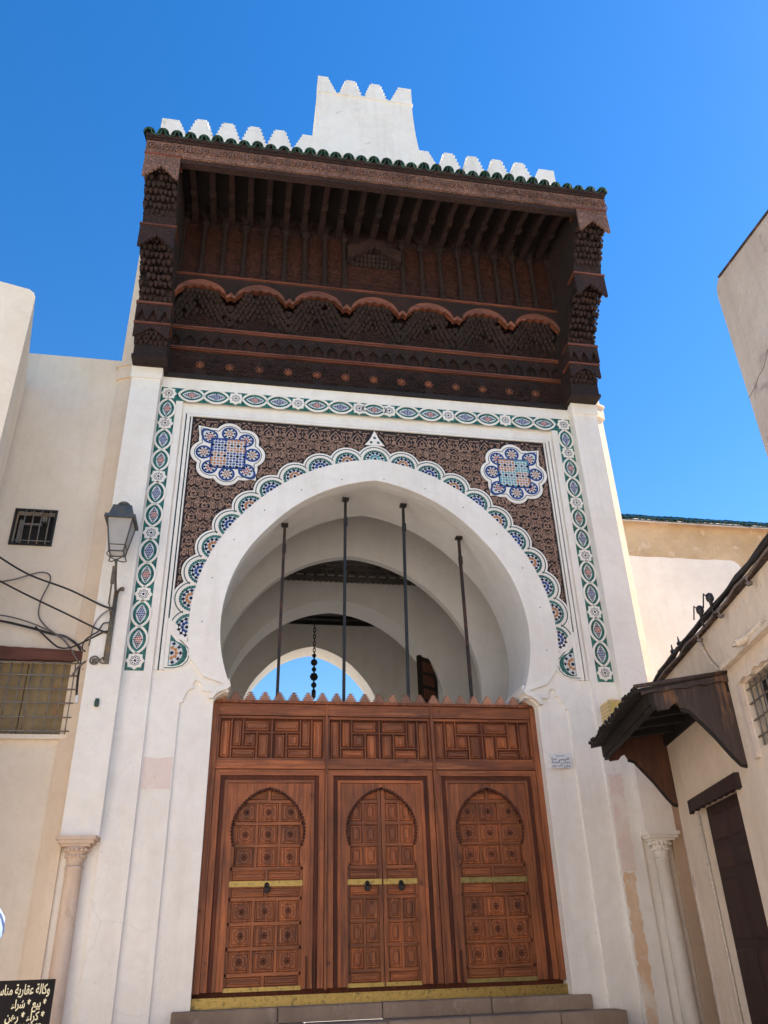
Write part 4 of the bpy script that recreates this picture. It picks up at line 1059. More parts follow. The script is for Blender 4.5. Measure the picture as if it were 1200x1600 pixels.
# transom panels
def pinwheel(cx, flip):
    L = [(-.70, -.575, 2.875, 3.375), (-.530, -.415, 3.03, 3.375), (-.372, -.045, 3.235, 3.375), (-.530, -.225, 2.875, 2.985), (-.372, -.225, 3.03, 3.190), (-.180, -.045, 2.875, 3.190)]
    out = []
    for x0, x1, z0, z1 in L:
        out.append((x0, x1, z0, z1)); out.append((-x1, -x0, z0, z1))
    return out
for bx in (-1.515, 0.0, 1.515):
    mb = MB(); mb.box(bx-.735, bx+.735, YD+.075, YD+.10, 2.84, 3.43, 0)
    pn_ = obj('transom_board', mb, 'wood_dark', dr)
    fr_ = MB()
    for (x0, x1, z0, z1) in ((-.737, -.712, 2.832, 3.43), (.712, .737, 2.832, 3.43)): fr_.box(bx+x0, bx+x1, YD+.02, YD+.076, z0, z1, 0)
    fr_.box(bx-.711, bx+.711, YD+.021, YD+.076, 3.398, 3.43, 1); fr_.box(bx-.711, bx+.711, YD+.021, YD+.076, 2.832, 2.86, 1)
    for (x0, x1, z0, z1) in ((-.562, -.546, 2.861, 3.397), (.546, .562, 2.861, 3.397), (-.008, .008, 2.861, 3.397), (-.402, -.388, 3.005, 3.397), (.388, .402, 3.005, 3.397), (-.212, -.196, 2.861, 3.215), (.196, .212, 2.861, 3.215)):
        fr_.box(bx+x0, bx+x1, YD+.040, YD+.076, z0, z1, 0)
    for (x0, x1, z0, z1) in ((-.387, -.009, 3.205, 3.219), (.009, .387, 3.205, 3.219), (-.545, -.213, 3.0, 3.014), (.213, .545, 3.0, 3.014)):
        fr_.box(bx+x0, bx+x1, YD+.041, YD+.076, z0, z1, 1)
    obj('transom_rails', fr_, ['wood_v', 'wood_h'], pn_)
    for x0, x1, z0, z1 in pinwheel(bx, 0):
        mb = MB(); w_, h_ = (x1-x0)/2, (z1-z0)/2
        mb.panel(-w_, w_, -h_, h_, 0, .014, .012, 0)
        mb.panel(-w_+.026, w_-.026, -h_+.026, h_-.026, -.0145, .014, .010, 0)
        obj('panel', mb, 'wood_v' if h_ >= w_ else 'wood_h', pn_, at=(bx+(x0+x1)/2, YD+.074, (z0+z1)/2))
# posts, mullions and rails
for x0, x1, nm in ((-2.345, -2.255, 'post'), (2.255, 2.345, 'post'), (-.775, -.742, 'mullion'), (.742, .775, 'mullion')):
    mb = MB(); mb.box(x0, x1, YD-.012 if nm == 'post' else YD-.02, YD+.12, .12, 3.60, 0); obj(nm, mb, 'wood_v', dr)
for x0, x1, z0, z1, dy in ((-2.254, 2.254, 3.44, 3.598, 0), (-2.254, -.776, 2.715, 2.828, .004), (-.741, .741, 2.715, 2.828, .004), (.776, 2.254, 2.715, 2.828, .004)):
    mb = MB(); mb.box(x0, x1, YD+dy, YD+.12, z0, z1); obj('rail', mb, 'wood_h', dr)
mb = MB(); q = 150
for i in range(q):
    x = -2.34+4.68*i/q; mb.add([(x, YD-.035, 3.605), (x+.024, YD-.035, 3.605), (x+.036, YD-.035, 3.635), (x+.012, YD-.035, 3.635), (x, YD+.0, 3.602), (x+.036, YD+0, 3.637)], [(0, 1, 2, 3), (0, 3, 5, 4)], 0)
mb.box(-2.345, 2.345, YD-.022, YD+.12, 3.599, 3.642, 1); obj('rope_moulding', mb, ['wood_v', 'wood_dark'], dr)
mb = MB(); mb.prism(stepped(0, 0, .135, .018, .185, 5), -.012, .012); cm = mb.mesh('crest_tooth', 'wood_pale')
for i in range(23):
    x = -2.245+.2041*i
    obj('crest_tooth', cm, None, dr, at=(x, YD+.02, 3.642), rot=(random.uniform(-.03, .03), 0, random.uniform(-.05, .05)))
mb = MB(); mb.box(-2.35, 2.35, YD-.025, YD+.03, -.060, .074)
for i in range(120): x = -2.33+.0388*i; mb.lathe([(.005, 0), (.004, .004)], n=5, T=Matrix.Translation((x, YD-.025, .060)) @ Matrix.Rotation(PI/2, 4, 'X'))
obj('brass_kickplate', mb, 'brass', dr)
mb = MB(); mb.box(-2.35, 2.35, YD+.122, YD+.16, -.10, 3.5); obj('back_board', mb, 'wood_dark', dr)
for x0, h in ((-1.0, .35), (-.90, .42), (.64, .38), (.86, .40), (.97, .36), (2.14, .38)):
    mb = MB(); mb.box(x0, x0+.022, YD+.004, YD+.02, .13, .13+h); obj('worn_strip', mb, 'wood_dark', dr)

# ------------------------------------------------------------------ iron rods that hold the screen
for k, (xa, za_, xb, zb_) in enumerate(((-1.45, 3.60, -1.425, 6.62), (-.47, 3.60, -.425, 7.18), (.51, 3.60, .565, 7.06), (1.50, 3.60, 1.50, 6.45))):
    mb = MB(); y = .56
    zt = ZC+math.sqrt(max(0, (r_in(math.degrees(math.atan2(xb, 2)))+.03)**2-xb*xb))+.03
    mb.box(-.022, .022, -.022, .022, 0, 1, T=Matrix.Translation((xa, y, za_)) @ Matrix(((1, 0, xb-xa, 0), (0, 1, 0, 0), (0, 0, zt-za_, 0), (0, 0, 0, 1))))
    mb.box(xb-.055, xb+.055, y-.05, y+.05, zt-.03, zt+.01); mb.box(xb-.03, xb+.03, y-.035, y+.03, zt-.50, zt-.36)
    r_ = obj('iron_rod', mb, ['rust', 'iron', 'iron', 'rust'][k])
    tag(r_, ['leftmost thin rusty iron rod rising from the wooden gate to the arch', 'second iron rod from the left, in front of the hanging chain', 'third iron rod from the left, in front of the half-open inner shutter', 'rightmost thin dark iron rod rising from the wooden gate to the arch'][k], 'rod', 'iron rods bracing the gate screen')
# ------------------------------------------------------------------ hanging chain in the passage
ch = thing('hanging_chain', 'black iron chain with round knobs hanging in the passage behind the gate', 'chain', (-.31, 7.3, 8.5))
mb = MB(); mb.tube([(-.31, 7.3, 8.5), (-.30, 7.3, 7.9), (-.33, 7.3, 7.7), (-.30, 7.3, 7.5)], .012, 6, 0)
obj('cord', mb, 'iron', ch)
mb = MB(); z = 7.5; i = 0
while z > 6.75:
    mb.tube([((-.30+.028*math.sin(2*PI*j/10)) if i % 2 else -.30, 7.3 if i % 2 else 7.3+.028*math.sin(2*PI*j/10), z-.05+.055*math.cos(2*PI*j/10)) for j in range(10)], .012, 5, 0, True); z -= .085; i += 1
obj('links', mb, 'iron', ch)
mb = MB()
for z, r in ((6.72, .055), (6.55, .085), (6.38, .06), (6.20, .10), (6.0, .07)): mb.lathe([(.01, -r), (r*.7, -r*.7), (r, 0), (r*.7, r*.7), (.01, r)], (-.30, 7.3, z), 10)
mb.tube([(-.30, 7.3, 6.7), (-.30, 7.3, 5.9)], .02, 6); mb.lathe([(.01, 0), (.05, -.05), (.05, -.2), (.01, -.25)], (-.30, 7.3, 5.92), 8)
obj('knobs', mb, 'iron', ch)
# half open inner shutter
sh = thing('inner_shutter', 'brown studded wooden shutter standing open at the right inside the passage', 'shutter', (1.78, 5.30, 3.0), math.radians(35), local=True)
mb = MB(); mb.box(0, .55, -.03, .03, 0, 3.10); obj('board', mb, 'oldwood_red', sh)
mb = MB()
for x in (.0, .47): mb.box(x, x+.08, -.045, .045, 0, 3.12, 0)
for z in (.3, .9, 1.5, 2.1, 2.4, 2.7, 3.0): mb.box(.08, .47, -.042, .042, z, z+.07, 0)
for i in range(12):
    for x in (.04, .51): mb.lathe([(.012, 0), (.008, .016)], n=6, T=Matrix.Translation((x, -.045, .1+.26*i)) @ Matrix.Rotation(PI/2, 4, 'X'))
obj('frame', mb, 'blackwood', sh)

# ------------------------------------------------------------------ left: plastered house beside the gate
def wallgrid(mb, xs, zs, holes, y0, mat=0, depth=.18, T=None):
    for i in range(len(xs)-1):
        for j in range(len(zs)-1):
            if (i, j) in holes: continue
            mb.add([(xs[i], y0, zs[j]), (xs[i+1], y0, zs[j]), (xs[i+1], y0, zs[j+1]), (xs[i], y0, zs[j+1])], [(0, 1, 2, 3)], mat, False, T)
    for (i, j) in holes:
        x0, x1, z0, z1 = xs[i], xs[i+1], zs[j], zs[j+1]
        mb.add([(x0, y0, z0), (x1, y0, z0), (x1, y0, z1), (x0, y0, z1), (x0, y0+depth, z0), (x1, y0+depth, z0), (x1, y0+depth, z1), (x0, y0+depth, z1)],
               [(0, 4, 5, 1), (1, 5, 6, 2), (2, 6, 7, 3), (3, 7, 4, 0)], mat, False, T)
lh = thing('plastered_house', 'pale cream plastered house wall to the left of the gate with two barred windows', 'house', (-6.5, .1, GZ))
mb = MB()
xs = [-9.5, -6.4, -5.44, -4.835, -4.28]; 
wallgrid(mb, [-9.5, -6.3, -5.43, -4.832, -4.085], [GZ, 3.10, 4.07, 5.83, 6.425, 9.36], {(1, 1), (2, 1), (3, 1), (2, 3)}, .10, 0, .20)
mb.box(-9.5, -4.28, .45, 5.0, GZ, 9.30); mb.add([(-9.5, .10, 9.36), (-4.28, .10, 9.36), (-4.28, 5.0, 9.36), (-9.5, 5.0, 9.36)], [(0, 1, 2, 3)])
mb.add([(-4.085, .1, GZ), (-4.085, .1, 9.36), (-4.085, .30, 9.36), (-4.085, .30, GZ)], [(0, 1, 2, 3)])
obj('wall', mb, 'cream_left', lh)
wn = MB(); wn.box(-5.45, -4.80, .30, .32, 5.80, 6.45); w1 = obj('window', wn, 'void', lh)
fm = MB()
for (a, b2, c, d) in ((-5.43, -5.40, 5.83, 6.425), (-4.862, -4.832, 5.83, 6.425), (-5.40, -4.862, 6.395, 6.425), (-5.40, -4.862, 5.83, 5.86)): fm.box(a, b2, .075, .12, c, d)
obj('frame', fm, 'iron', w1)
for i in range(4):
    b_ = MB(); x = -5.29+.115*i+.02; b_.tube([(x, .07, 5.85), (x, .055, 6.10), (x, .07, 6.40)], .0085, 6); obj('bar', b_, 'bar', w1)
sc_ = MB(); sc_.tube([(-5.40, .075, 5.90), (-4.86, .075, 5.90)], .008, 6)
for k in range(4):
    cx = -5.34+.14*k; sc_.tube([(cx+.055*(1-.7*i/12)*math.cos(2*PI*1.2*i/12), .08, 6.34+.045*(1-.7*i/12)*math.sin(2*PI*1.2*i/12)) for i in range(13)], .006, 5)
sc_.box(-5.05, -4.98, .16, .24, 6.27, 6.36); sc_.box(-5.37, -5.33, .20, .24, 5.86, 6.30); sc_.box(-5.33, -5.05, .2, .24, 6.22, 6.25)
obj('scrollwork', sc_, 'bar', w1)
g2 = MB(); g2.box(-6.3, -4.07, .13, .29, 3.05, 4.12); w2_ = obj('boarded_window', g2, 'sacking', lh)
for i in range(14):
    b_ = MB(); x = -5.985+.1365*i; b_.tube([(x, .03, 3.10), (x, .03, 4.06)], .0085, 6); obj('bar', b_, 'bar', w2_)
for i, z in enumerate((3.135, 3.315, 3.505, 3.69, 3.875, 4.05)):
    b_ = MB(); b_.tube([(-6.28, .015, z+.012), (-4.10, .015, z)], .010, 6); obj('bar', b_, 'bar', w2_)
sl_ = MB(); sl_.box(-6.4, -4.088, .02, .098, 3.04, 3.095); obj('sill', sl_, 'cream_left', lh)
li = MB(); rnd = random.Random(3); P = [(-6.5, 4.09)]
for i in range(24): P.append((-6.4+.1*i, 4.085+rnd.uniform(-.012, .012)))
P += [(-4.09, 4.08), (-4.088, 4.225)]+[(-4.1-.1*i, 4.225+.0035*i+rnd.uniform(-.006, .006)) for i in range(24)]+[(-6.5, 4.31)]
li.prism(P, .0, .098); obj('lintel', li, 'lintel', lh)

# protruding white block at the far left
bl = thing('white_block_house', 'tall white plastered block cut by the left edge, standing forward of the cream house', 'house', (-5.14, -2.0, GZ), math.radians(15), local=True)
mb = MB(); zt = 8.8-GZ
mb.prism([(-6, 0), (0, 0), (0, zt-.12), (-.03, zt-.04), (-.10, zt), (-6, zt+.03)], 0, 2.1)
obj('wall', mb, 'cream_left', bl)

# ------------------------------------------------------------------ street lamp on the left pilaster
lp = thing('wall_lamp', 'grey four-sided street lantern on an upright bracket fixed to the left pilaster', 'street lamp', (-3.76, -.215, 4.0))
lx, ly = -3.775, -.62
mb = MB()
mb.tube([(-3.80, -.23, 4.02), (-3.79, -.25, 4.5), (-3.765, -.30, 4.92)], .024, 8)
mb.tube([(-3.765, -.30, 4.92), (-3.78, -.42, 5.12), (lx, ly+.02, 5.32)], .018, 8)
mb.box(-3.80, -3.745, -.26, -.215, 3.98, 5.02)
mb.tube([(-3.77, -.24, 5.0), (-3.71, -.34, 5.02), (-3.69, -.34, 5.02)], .020, 8); mb.lathe([(.01, -.03), (.03, -.02), (.03, .02), (.01, .03)], (-3.685, -.34, 5.02), 8)
mb.tube([(lx-.03, ly+.10, 4.72), (lx-.03, ly+.10, 5.25)], .012, 6); mb.tube([(lx-.02, ly+.1, 4.72), (-3.79, -.28, 4.60)], .010, 6)
mb.box(lx-.045, lx-.005, ly+.06, ly+.12, 5.02, 5.27)
obj('bracket', mb, 'bracket', lp)
mb = MB()
for cx_, r_ in ((-3.93, .055), (-3.815, .04)):
    mb.tube([(cx_+r_*math.cos(2*PI*i/14), -.245, 4.02+r_*math.sin(2*PI*i/14)) for i in range(14)], .010, 6, 0, True)
mb.box(-3.96, -3.90, -.235, -.215, 3.99, 4.05)
obj('cable_ring', mb, 'bracket', lp)
mb = MB(); zb, zt_ = 5.43, 5.92; hb, ht = .095, .172
cs = [(-1, -1), (1, -1), (1, 1), (-1, 1)]
for sx, sy in cs:
    mb.tube([(lx+sx*hb, ly+sy*hb, zb), (lx+sx*ht, ly+sy*ht, zt_)], .011, 6)
    mb.tube([(lx+sx*hb, ly+sy*hb, zb), (lx+sx*hb*1.25, ly+sy*hb*1.25, zb-.06), (lx+sx*hb*.8, ly+sy*hb*.8, zb-.09), (lx, ly, zb-.10)], .009, 6)
for k in range(4):
    a, b2 = cs[k], cs[(k+1) % 4]
    mb.tube([(lx+a[0]*hb, ly+a[1]*hb, zb), (lx+b2[0]*hb, ly+b2[1]*hb, zb)], .011, 6)
    mb.tube([(lx+a[0]*(hb+.018), ly+a[1]*(hb+.018), zb+.09), (lx+b2[0]*(hb+.018), ly+b2[1]*(hb+.018), zb+.09)], .006, 6)
mb.lathe([(.012, 0), (.03, .02), (.012, .05)], (lx, ly, zb-.13), 8)
obj('lantern_frame', mb, 'lampmetal', lp)
mb = MB(); h1, h2, h3 = .205, .125, .06
def frus(mb, a, za_, b2, zb_, cap=False):
    vs = [(lx-a, ly-a, za_), (lx+a, ly-a, za_), (lx+a, ly+a, za_), (lx-a, ly+a, za_), (lx-b2, ly-b2, zb_), (lx+b2, ly-b2, zb_), (lx+b2, ly+b2, zb_), (lx-b2, ly+b2, zb_)]
    mb.add(vs, [(0, 1, 5, 4), (1, 2, 6, 5), (2, 3, 7, 6), (3, 0, 4, 7)]+([(4, 5, 6, 7), (3, 2, 1, 0)] if cap else []))
frus(mb, .212, 5.905, .205, 5.955, True); frus(mb, .165, 5.956, .128, 6.12, True); frus(mb, .132, 6.121, .128, 6.135, True)
mb.lathe([(.035, 0), (.03, .04), (.075, .055), (.085, .075), (.06, .10), (.01, .11)], (lx, ly, 6.13), 14)
obj('lamp_hood', mb, 'lampmetal', lp)
for k in range(4):
    a, b2 = cs[k], cs[(k+1) % 4]; i_ = .98
    g_ = MB(); g_.add([(lx+a[0]*hb*i_, ly+a[1]*hb*i_, zb+.01), (lx+b2[0]*hb*i_, ly+b2[1]*hb*i_, zb+.01), (lx+b2[0]*ht*i_, ly+b2[1]*ht*i_, zt_-.01), (lx+a[0]*ht*i_, ly+a[1]*ht*i_, zt_-.01)], [(0, 1, 2, 3)])
    obj('pane', g_, 'frost', lp)
g_ = MB(); g_.add([(lx-hb, ly-hb, zb+.002), (lx+hb, ly-hb, zb+.002), (lx+hb, ly+hb, zb+.002), (lx-hb, ly+hb, zb+.002)], [(0, 1, 2, 3)]); obj('pane', g_, 'frost', lp)
# yellow glass lamp behind the little roof on the right
yl = thing('yellow_lamp', 'small box lamp with yellow ribbed glass on the right pilaster behind the hood', 'lamp', (3.42, -.06, 3.35))
mb = MB(); mb.prism([(3.27, 3.30), (3.27, 3.58), (3.31, 3.615), (3.60, 3.60), (3.60, 3.30)], -.34, -.06); obj('glass', mb, 'amberglass', yl)
mb = MB()
for z in (3.34, 3.39, 3.44, 3.49, 3.54): mb.box(3.262, 3.30, -.347, -.06, z, z+.014)
mb.box(3.262, 3.60, -.347, -.341, 3.585, 3.60)
obj('ribs', mb, 'pipe', yl)
# sensor on the pilaster, small box by the grille
mb = MB(); mb.lathe([(.025, 0), (.03, .02), (.03, .07), (.02, .085)], (-3.82, -.245, 3.40), 10); mb.box(-3.845, -3.795, -.235, -.215, 3.41, 3.51); mb.box(-3.842, -3.80, -.275, -.235, 3.42, 3.46)
tag(obj('wall_sensor', mb, 'g_dkgreen'), 'tiny dark green fitting on the left pilaster below the street lantern', 'fitting')
mb = MB(); mb.box(-4.135, -4.095, -.04, .0, 3.50, 3.60); mb.box(-4.14, -4.09, .0, .02, 3.49, 3.61)
tag(obj('junction_box', mb, 'plaquewhite'), 'small white junction box at the right end of the boarded window', 'junction box')

# ------------------------------------------------------------------ cables on the left
def cable(pts, r, lab, matn='cable', n=10, name='cable', grp=None):
    P = [Vector(p) for p in pts]; out = []
    for i in range(len(P)-1):
        p0 = P[max(0, i-1)]; p1 = P[i]; p2 = P[i+1]; p3 = P[min(len(P)-1, i+2)]
        for k in range(n):
            t = k/n; out.append(.5*((2*p1)+(-p0+p2)*t+(2*p0-5*p1+4*p2-p3)*t*t+(-p0+3*p1-3*p2+p3)*t**3))
    out.append(P[-1]); mb = MB(); mb.tube(out, r, 6)
    return tag(obj(name, mb, matn), lab, 'cable', grp)
GC = 'cables strung across the left house'
cable([(-5.62, -.35, 5.58), (-5.0, -.3, 5.22), (-4.4, -.3, 5.0), (-3.93, -.25, 4.80), (-3.80, -.25, 4.77)], .014, 'upper straight twisted cable running from the left edge to the lantern bracket', grp=GC)
cable([(-5.60, -.35, 5.22), (-5.0, -.3, 4.93), (-4.4, -.28, 4.66), (-3.98, -.25, 4.47), (-3.80, -.25, 4.40)], .013, 'lower straight cable running from the left edge to the lantern bracket', grp=GC)
cable([(-5.50, .05, 5.20), (-5.25, .03, 5.25), (-5.01, .02, 5.34), (-4.88, .02, 5.38), (-4.77, .02, 5.35), (-4.74, .0, 5.22), (-4.81, .0, 4.94), (-4.80, .0, 4.72), (-4.70, .0, 4.58), (-4.57, .0, 4.48), (-4.40, .0, 4.36), (-4.27, -.02, 4.20), (-4.17, -.02, 4.05)], .012, 'loose cable looping in an S over the cream wall left of the lantern', 'cable_grey', grp=GC)
cable([(-5.60, .04, 4.68), (-5.2, .04, 4.62), (-4.9, .03, 4.55), (-4.6, .03, 4.47), (-4.40, .03, 4.43), (-4.22, .02, 4.30), (-4.15, .02, 4.15), (-4.15, .0, 3.85), (-4.13, .0, 3.60)], .017, 'thick cable bundle sagging along the wall above the boarded window', grp=GC)
cable([(-5.60, .03, 4.74), (-5.2, .03, 4.70), (-4.85, .02, 4.60), (-4.5, .02, 4.45), (-4.3, .02, 4.38), (-4.12, .01, 4.22), (-4.09, .0, 4.08), (-4.10, -.01, 3.95)], .010, 'thin grey cable lying just above the thick bundle over the boarded window', 'cable_grey', grp=GC)
cable([(-4.82, .02, 4.56), (-4.62, .0, 4.38), (-4.45, -.05, 4.25), (-4.28, -.1, 4.24), (-4.05, -.2, 4.32), (-3.86, -.25, 4.42), (-3.79, -.26, 4.42)], .012, 'cable drooping in a curve from the bundle up to the lantern bracket', grp=GC)
cable([(-3.80, -.26, 4.76), (-3.92, -.26, 4.66), (-4.0, -.25, 4.52), (-4.02, -.24, 4.36), (-4.03, -.24, 4.22)], .009, 'thin cable hanging from the bracket beside the left edge of the pilaster', 'cable_grey', grp=GC)
cable([(-3.80, -.26, 4.55), (-3.88, -.27, 4.53), (-3.93, -.27, 4.42), (-4.02, -.25, 4.36), (-4.10, -.2, 4.30), (-4.12, -.18, 4.20), (-4.07, -.2, 4.15)], .010, 'short curled cable end at the foot of the lantern bracket', grp=GC)
cable([(-4.07, -.02, 4.08), (-4.15, -.04, 4.0), (-4.22, -.05, 3.86)], .014, 'short stiff cable stub across the top right corner of the boarded window', 'cable_grey', grp=GC)

# ------------------------------------------------------------------ plaque and signboard
def pf(s):
    F = {'و': ('FEED', 'FEEE'), 'ك': ('FED9', 'FEDA', 'FEDB', 'FEDC'), 'ا': ('FE8D', 'FE8E'), 'ل': ('FEDD', 'FEDE', 'FEDF', 'FEE0'), 'ة': ('FE93', 'FE94'), 'ع': ('FEC9', 'FECA', 'FECB', 'FECC'), 'ق': ('FED5', 'FED6', 'FED7', 'FED8'), 'ر': ('FEAD', 'FEAE'), 'ي': ('FEF1', 'FEF2', 'FEF3', 'FEF4'), 'م': ('FEE1', 'FEE2', 'FEE3', 'FEE4'), 'ن': ('FEE5', 'FEE6', 'FEE7', 'FEE8'), 'ب': ('FE8F', 'FE90', 'FE91', 'FE92'), 'ش': ('FEB5', 'FEB6', 'FEB7', 'FEB8'), 'س': ('FEB1', 'FEB2', 'FEB3', 'FEB4'), 'ء': ('FE80',), 'ه': ('FEE9', 'FEEA', 'FEEB', 'FEEC'), 'د': ('FEA9', 'FEAA'), 'ج': ('FE9D', 'FE9E', 'FE9F', 'FEA0'), 'ف': ('FED1', 'FED2', 'FED3', 'FED4')}
    o = []
    for i, c_ in enumerate(s):
        if c_ not in F: o.append(c_); continue
        f = F[c_]; pj = i > 0 and s[i-1] in F and len(F[s[i-1]]) == 4
        nj = len(f) == 4 and i+1 < len(s) and s[i+1] in F and len(F[s[i+1]]) > 1
        k = 3 if pj and nj else 2 if nj else 1 if pj else 0
        o.append(chr(int(f[0 if k >= len(f) else k], 16)))
    return ''.join(reversed(o))
def text_mesh(s, size, x_right, z, y, wide=1.0, off=.0):
    c = bpy.data.curves.new('lettering', 'FONT'); c.body = s; c.size = size; c.align_x = 'RIGHT'; c.extrude = .0015; c.offset = off
    c.resolution_u = 3
    o = bpy.data.objects.new('lettering_tmp', c); COL.objects.link(o)
    dg = bpy.context.evaluated_depsgraph_get(); me = bpy.data.meshes.new_from_object(o.evaluated_get(dg))
    bpy.data.objects.remove(o); bpy.data.curves.remove(c)
    me.transform(Matrix.Translation((x_right, y, z)) @ Matrix(((wide, 0, 0, 0), (0, 0, -1, 0), (0, 1, 0, 0), (0, 0, 0, 1))))
    return me
def lettering(parent, me, matn, label=None):
    me.materials.clear(); me.materials.append(M[matn]); return obj('lettering', me, None, parent, label)
pq = thing('street_plaque', 'small white plaque with blue Arabic lettering on the wall right of the wooden gate', 'plaque', (2.56, -.005, 2.70), local=True)
mb = MB(); mb.box(-.148, .148, -.012, .002, 0, .195); obj('plate', mb, 'plaquewhite', pq)
for s_, sz, xr, z in (('مسجد', .040, .06, .160), ('القرويين  سنة', .052, .135, .112), ('مجلس المدينة', .054, .135, .066), ('شارع  اكتوبر', .054, .135, .018)):
    me = text_mesh(pf(s_), sz, 0, 0, -.014); w_ = max(v.co.x for v in me.vertices)-min(v.co.x for v in me.vertices)
    me.transform(Matrix.Translation((xr, 0, z)) @ Matrix.Scale((.27 if xr > .1 else .12)/max(w_, .01), 4, (1, 0, 0)))
    lettering(pq, me, 'plaqueblue')
# pixel (85,1530) is the sign's top right corner, (78,1600) runs out of the frame
sg = thing('shop_signboard', 'black signboard with cream Arabic lettering at the lower left beside the stone column', 'signboard', (-3.625, -1.4, -.50), math.radians(0), local=True)
SGW = 1.25
mb = MB(); mb.box(-.75, 0, 0, .03, .05, .86); obj('board', mb, 'signblack', sg)
for s_, sz, xr, z, wd in (('وكالة عقارية مناسبة', .118, -.035, .738, .54), ('* بيع * شراء', .098, -.055, .625, .32), ('* كراء * رهن', .098, -.055, .520, .36), ('0661 20 19 13', .05, -.07, .455, .34)):
    me = text_mesh(pf(s_) if 'ء' in s_ or 'و' in s_ else s_, sz, 0, 0, -.003, 1.0, .0022)
    w_ = max(v.co.x for v in me.vertices)-min(v.co.x for v in me.vertices)
    me.transform(Matrix.Translation((xr, 0, z)) @ Matrix.Scale(wd/w_, 4, (1, 0, 0)))
    lettering(sg, me, 'signcream')
mb = MB()
for x in (-.66, -.10): mb.box(x-.02, x+.02, .03, .06, -.50, .80)
obj('support', mb, 'oldwood', sg)

# ------------------------------------------------------------------ right: street house with door, window and wooden hood
A13 = math.radians(13)
RZ = math.atan2(math.cos(A13), math.sin(A13))
P0 = (3.70, -.95, GZ)
hs_ = thing('street_house', 'low peach plastered house on the right with barred window and brown door', 'house', P0, RZ, local=True)
# local frame: +x runs away from the camera along the wall, +y is out into the street, z from the ground
def lz(z): return z-GZ
mb = MB()
Tm = Matrix(((1, 0, 0, 0), (0, -1, 0, 0), (0, 0, 1, 0), (0, 0, 0, 1)))
wallgrid(mb, [-6.5, -4.55, -3.02, -2.15, -.80, 0.0], [0, lz(1.90), lz(2.13), lz(2.77), lz(3.57)], {(3, 0), (1, 2)}, 0, 0, .16, Tm)
mb.add([(0, 0, 0), (0, -1.2, 0), (0, -1.2, lz(3.57)), (0, 0, lz(3.57))], [(0, 1, 2, 3)])
mb.add([(-6.5, 0, 0), (-6.5, -1.2, 0), (-6.5, -1.2, lz(3.57)), (-6.5, 0, lz(3.57))], [(0, 1, 2, 3)])
mb.add([(-6.5, 0, lz(3.57)), (0, 0, lz(3.57)), (0, -1.2, lz(3.57)), (-6.5, -1.2, lz(3.57))], [(0, 1, 2, 3)])
mb.add([(-6.5, -1.2, 0), (0, -1.2, 0), (0, -1.2, lz(3.57)), (-6.5, -1.2, lz(3.57))], [(0, 1, 2, 3)])
rnd = random.Random(9)
obj('wall', mb, 'peach', hs_)
mb = MB(); mb.add([(-4.6, -.16, lz(2.1)), (-3.0, -.16, lz(2.1)), (-3.0, -.16, lz(2.8)), (-4.6, -.16, lz(2.8))], [(0, 1, 2, 3)]); wd_ = obj('window', mb, 'void', hs_)
for i in range(11):
    b_ = MB(); x = -4.47+.138*i; b_.tube([(x, -.03, lz(2.13)), (x, -.03, lz(2.77))], .010, 6); obj('bar', b_, 'bar', wd_)
for z in (2.24, 2.40, 2.56, 2.70):
    b_ = MB(); b_.tube([(-4.55, -.015, lz(z)), (-3.02, -.015, lz(z))], .010, 6); obj('bar', b_, 'bar', wd_)
def rough_strip(x0, x1, z0, z1, d, seed, matn, nm, par, amp=.02):
    r_ = random.Random(seed); m_ = MB(); k = max(4, int(max(x1-x0, z1-z0)/.07))
    if x1-x0 > z1-z0: P = [(x0+(x1-x0)*i/k, z0+r_.uniform(-amp, amp)) for i in range(k+1)]+[(x1+(x0-x1)*i/k, z1+r_.uniform(-amp, amp)) for i in range(k+1)]
    else: P = [(x1+r_.uniform(-amp, amp), z0+(z1-z0)*i/k) for i in range(k+1)]+[(x0+r_.uniform(-amp, amp), z1+(z0-z1)*i/k) for i in range(k+1)]
    m_.prism([(x, lz(z)) for x, z in P], -d, 0.002, 0, Tm); return obj(nm, m_, matn, par)
rough_strip(-4.7, -2.93, 2.79, 2.86, .05, 1, 'peach', 'window_surround', hs_); rough_strip(-3.0, -2.92, 2.05, 2.80, .045, 2, 'weather', 'window_surround', hs_, .012)
rough_strip(-4.6, -2.70, 3.01, 3.055, .075, 3, 'peach', 'ledge', hs_, .006)
mb = MB(); mb.box(-2.15, -.80, -.13, -.09, 0, lz(1.90)); dd = obj('door', mb, 'doorbrown', hs_)
for (x0, x1) in ((-2.09, -1.52), (-1.43, -.86)):
    for (z0, z1) in ((-.95, -.30), (-.22, .42), (.50, 1.12), (1.20, 1.42), (1.50, 1.80)):
        m_ = MB(); m_.panel(x0, x1, lz(z0), lz(z1), 0, .022, .03, 0, T=Matrix.Translation((0, -.09, 0)) @ Tm); obj('panel', m_, 'doorbrown', dd)
m_ = MB(); P = [(-2.34, lz(2.035)), (-.60, lz(2.015)), (-.60, lz(1.86))]+[(-.60-.0725*i, lz(1.865+.028*abs(math.sin(PI*i/2.9)))) for i in range(25)]
m_.prism([(a, b2) for a, b2 in P], -.055, .001, 0, Tm); obj('lintel', m_, 'doorbrown', hs_)
m_ = MB(); m_.tube([(-.79, .0, 0), (-.79, .012, lz(1.85))], .02, 6); obj('door_jamb', m_, 'pipe', hs_)
# roof edge of the low house
m_ = MB(); m_.box(-6.5, .03, -1.25, .06, lz(3.575), lz(3.60)); obj('roof_edge', m_, 'oldwood', hs_)
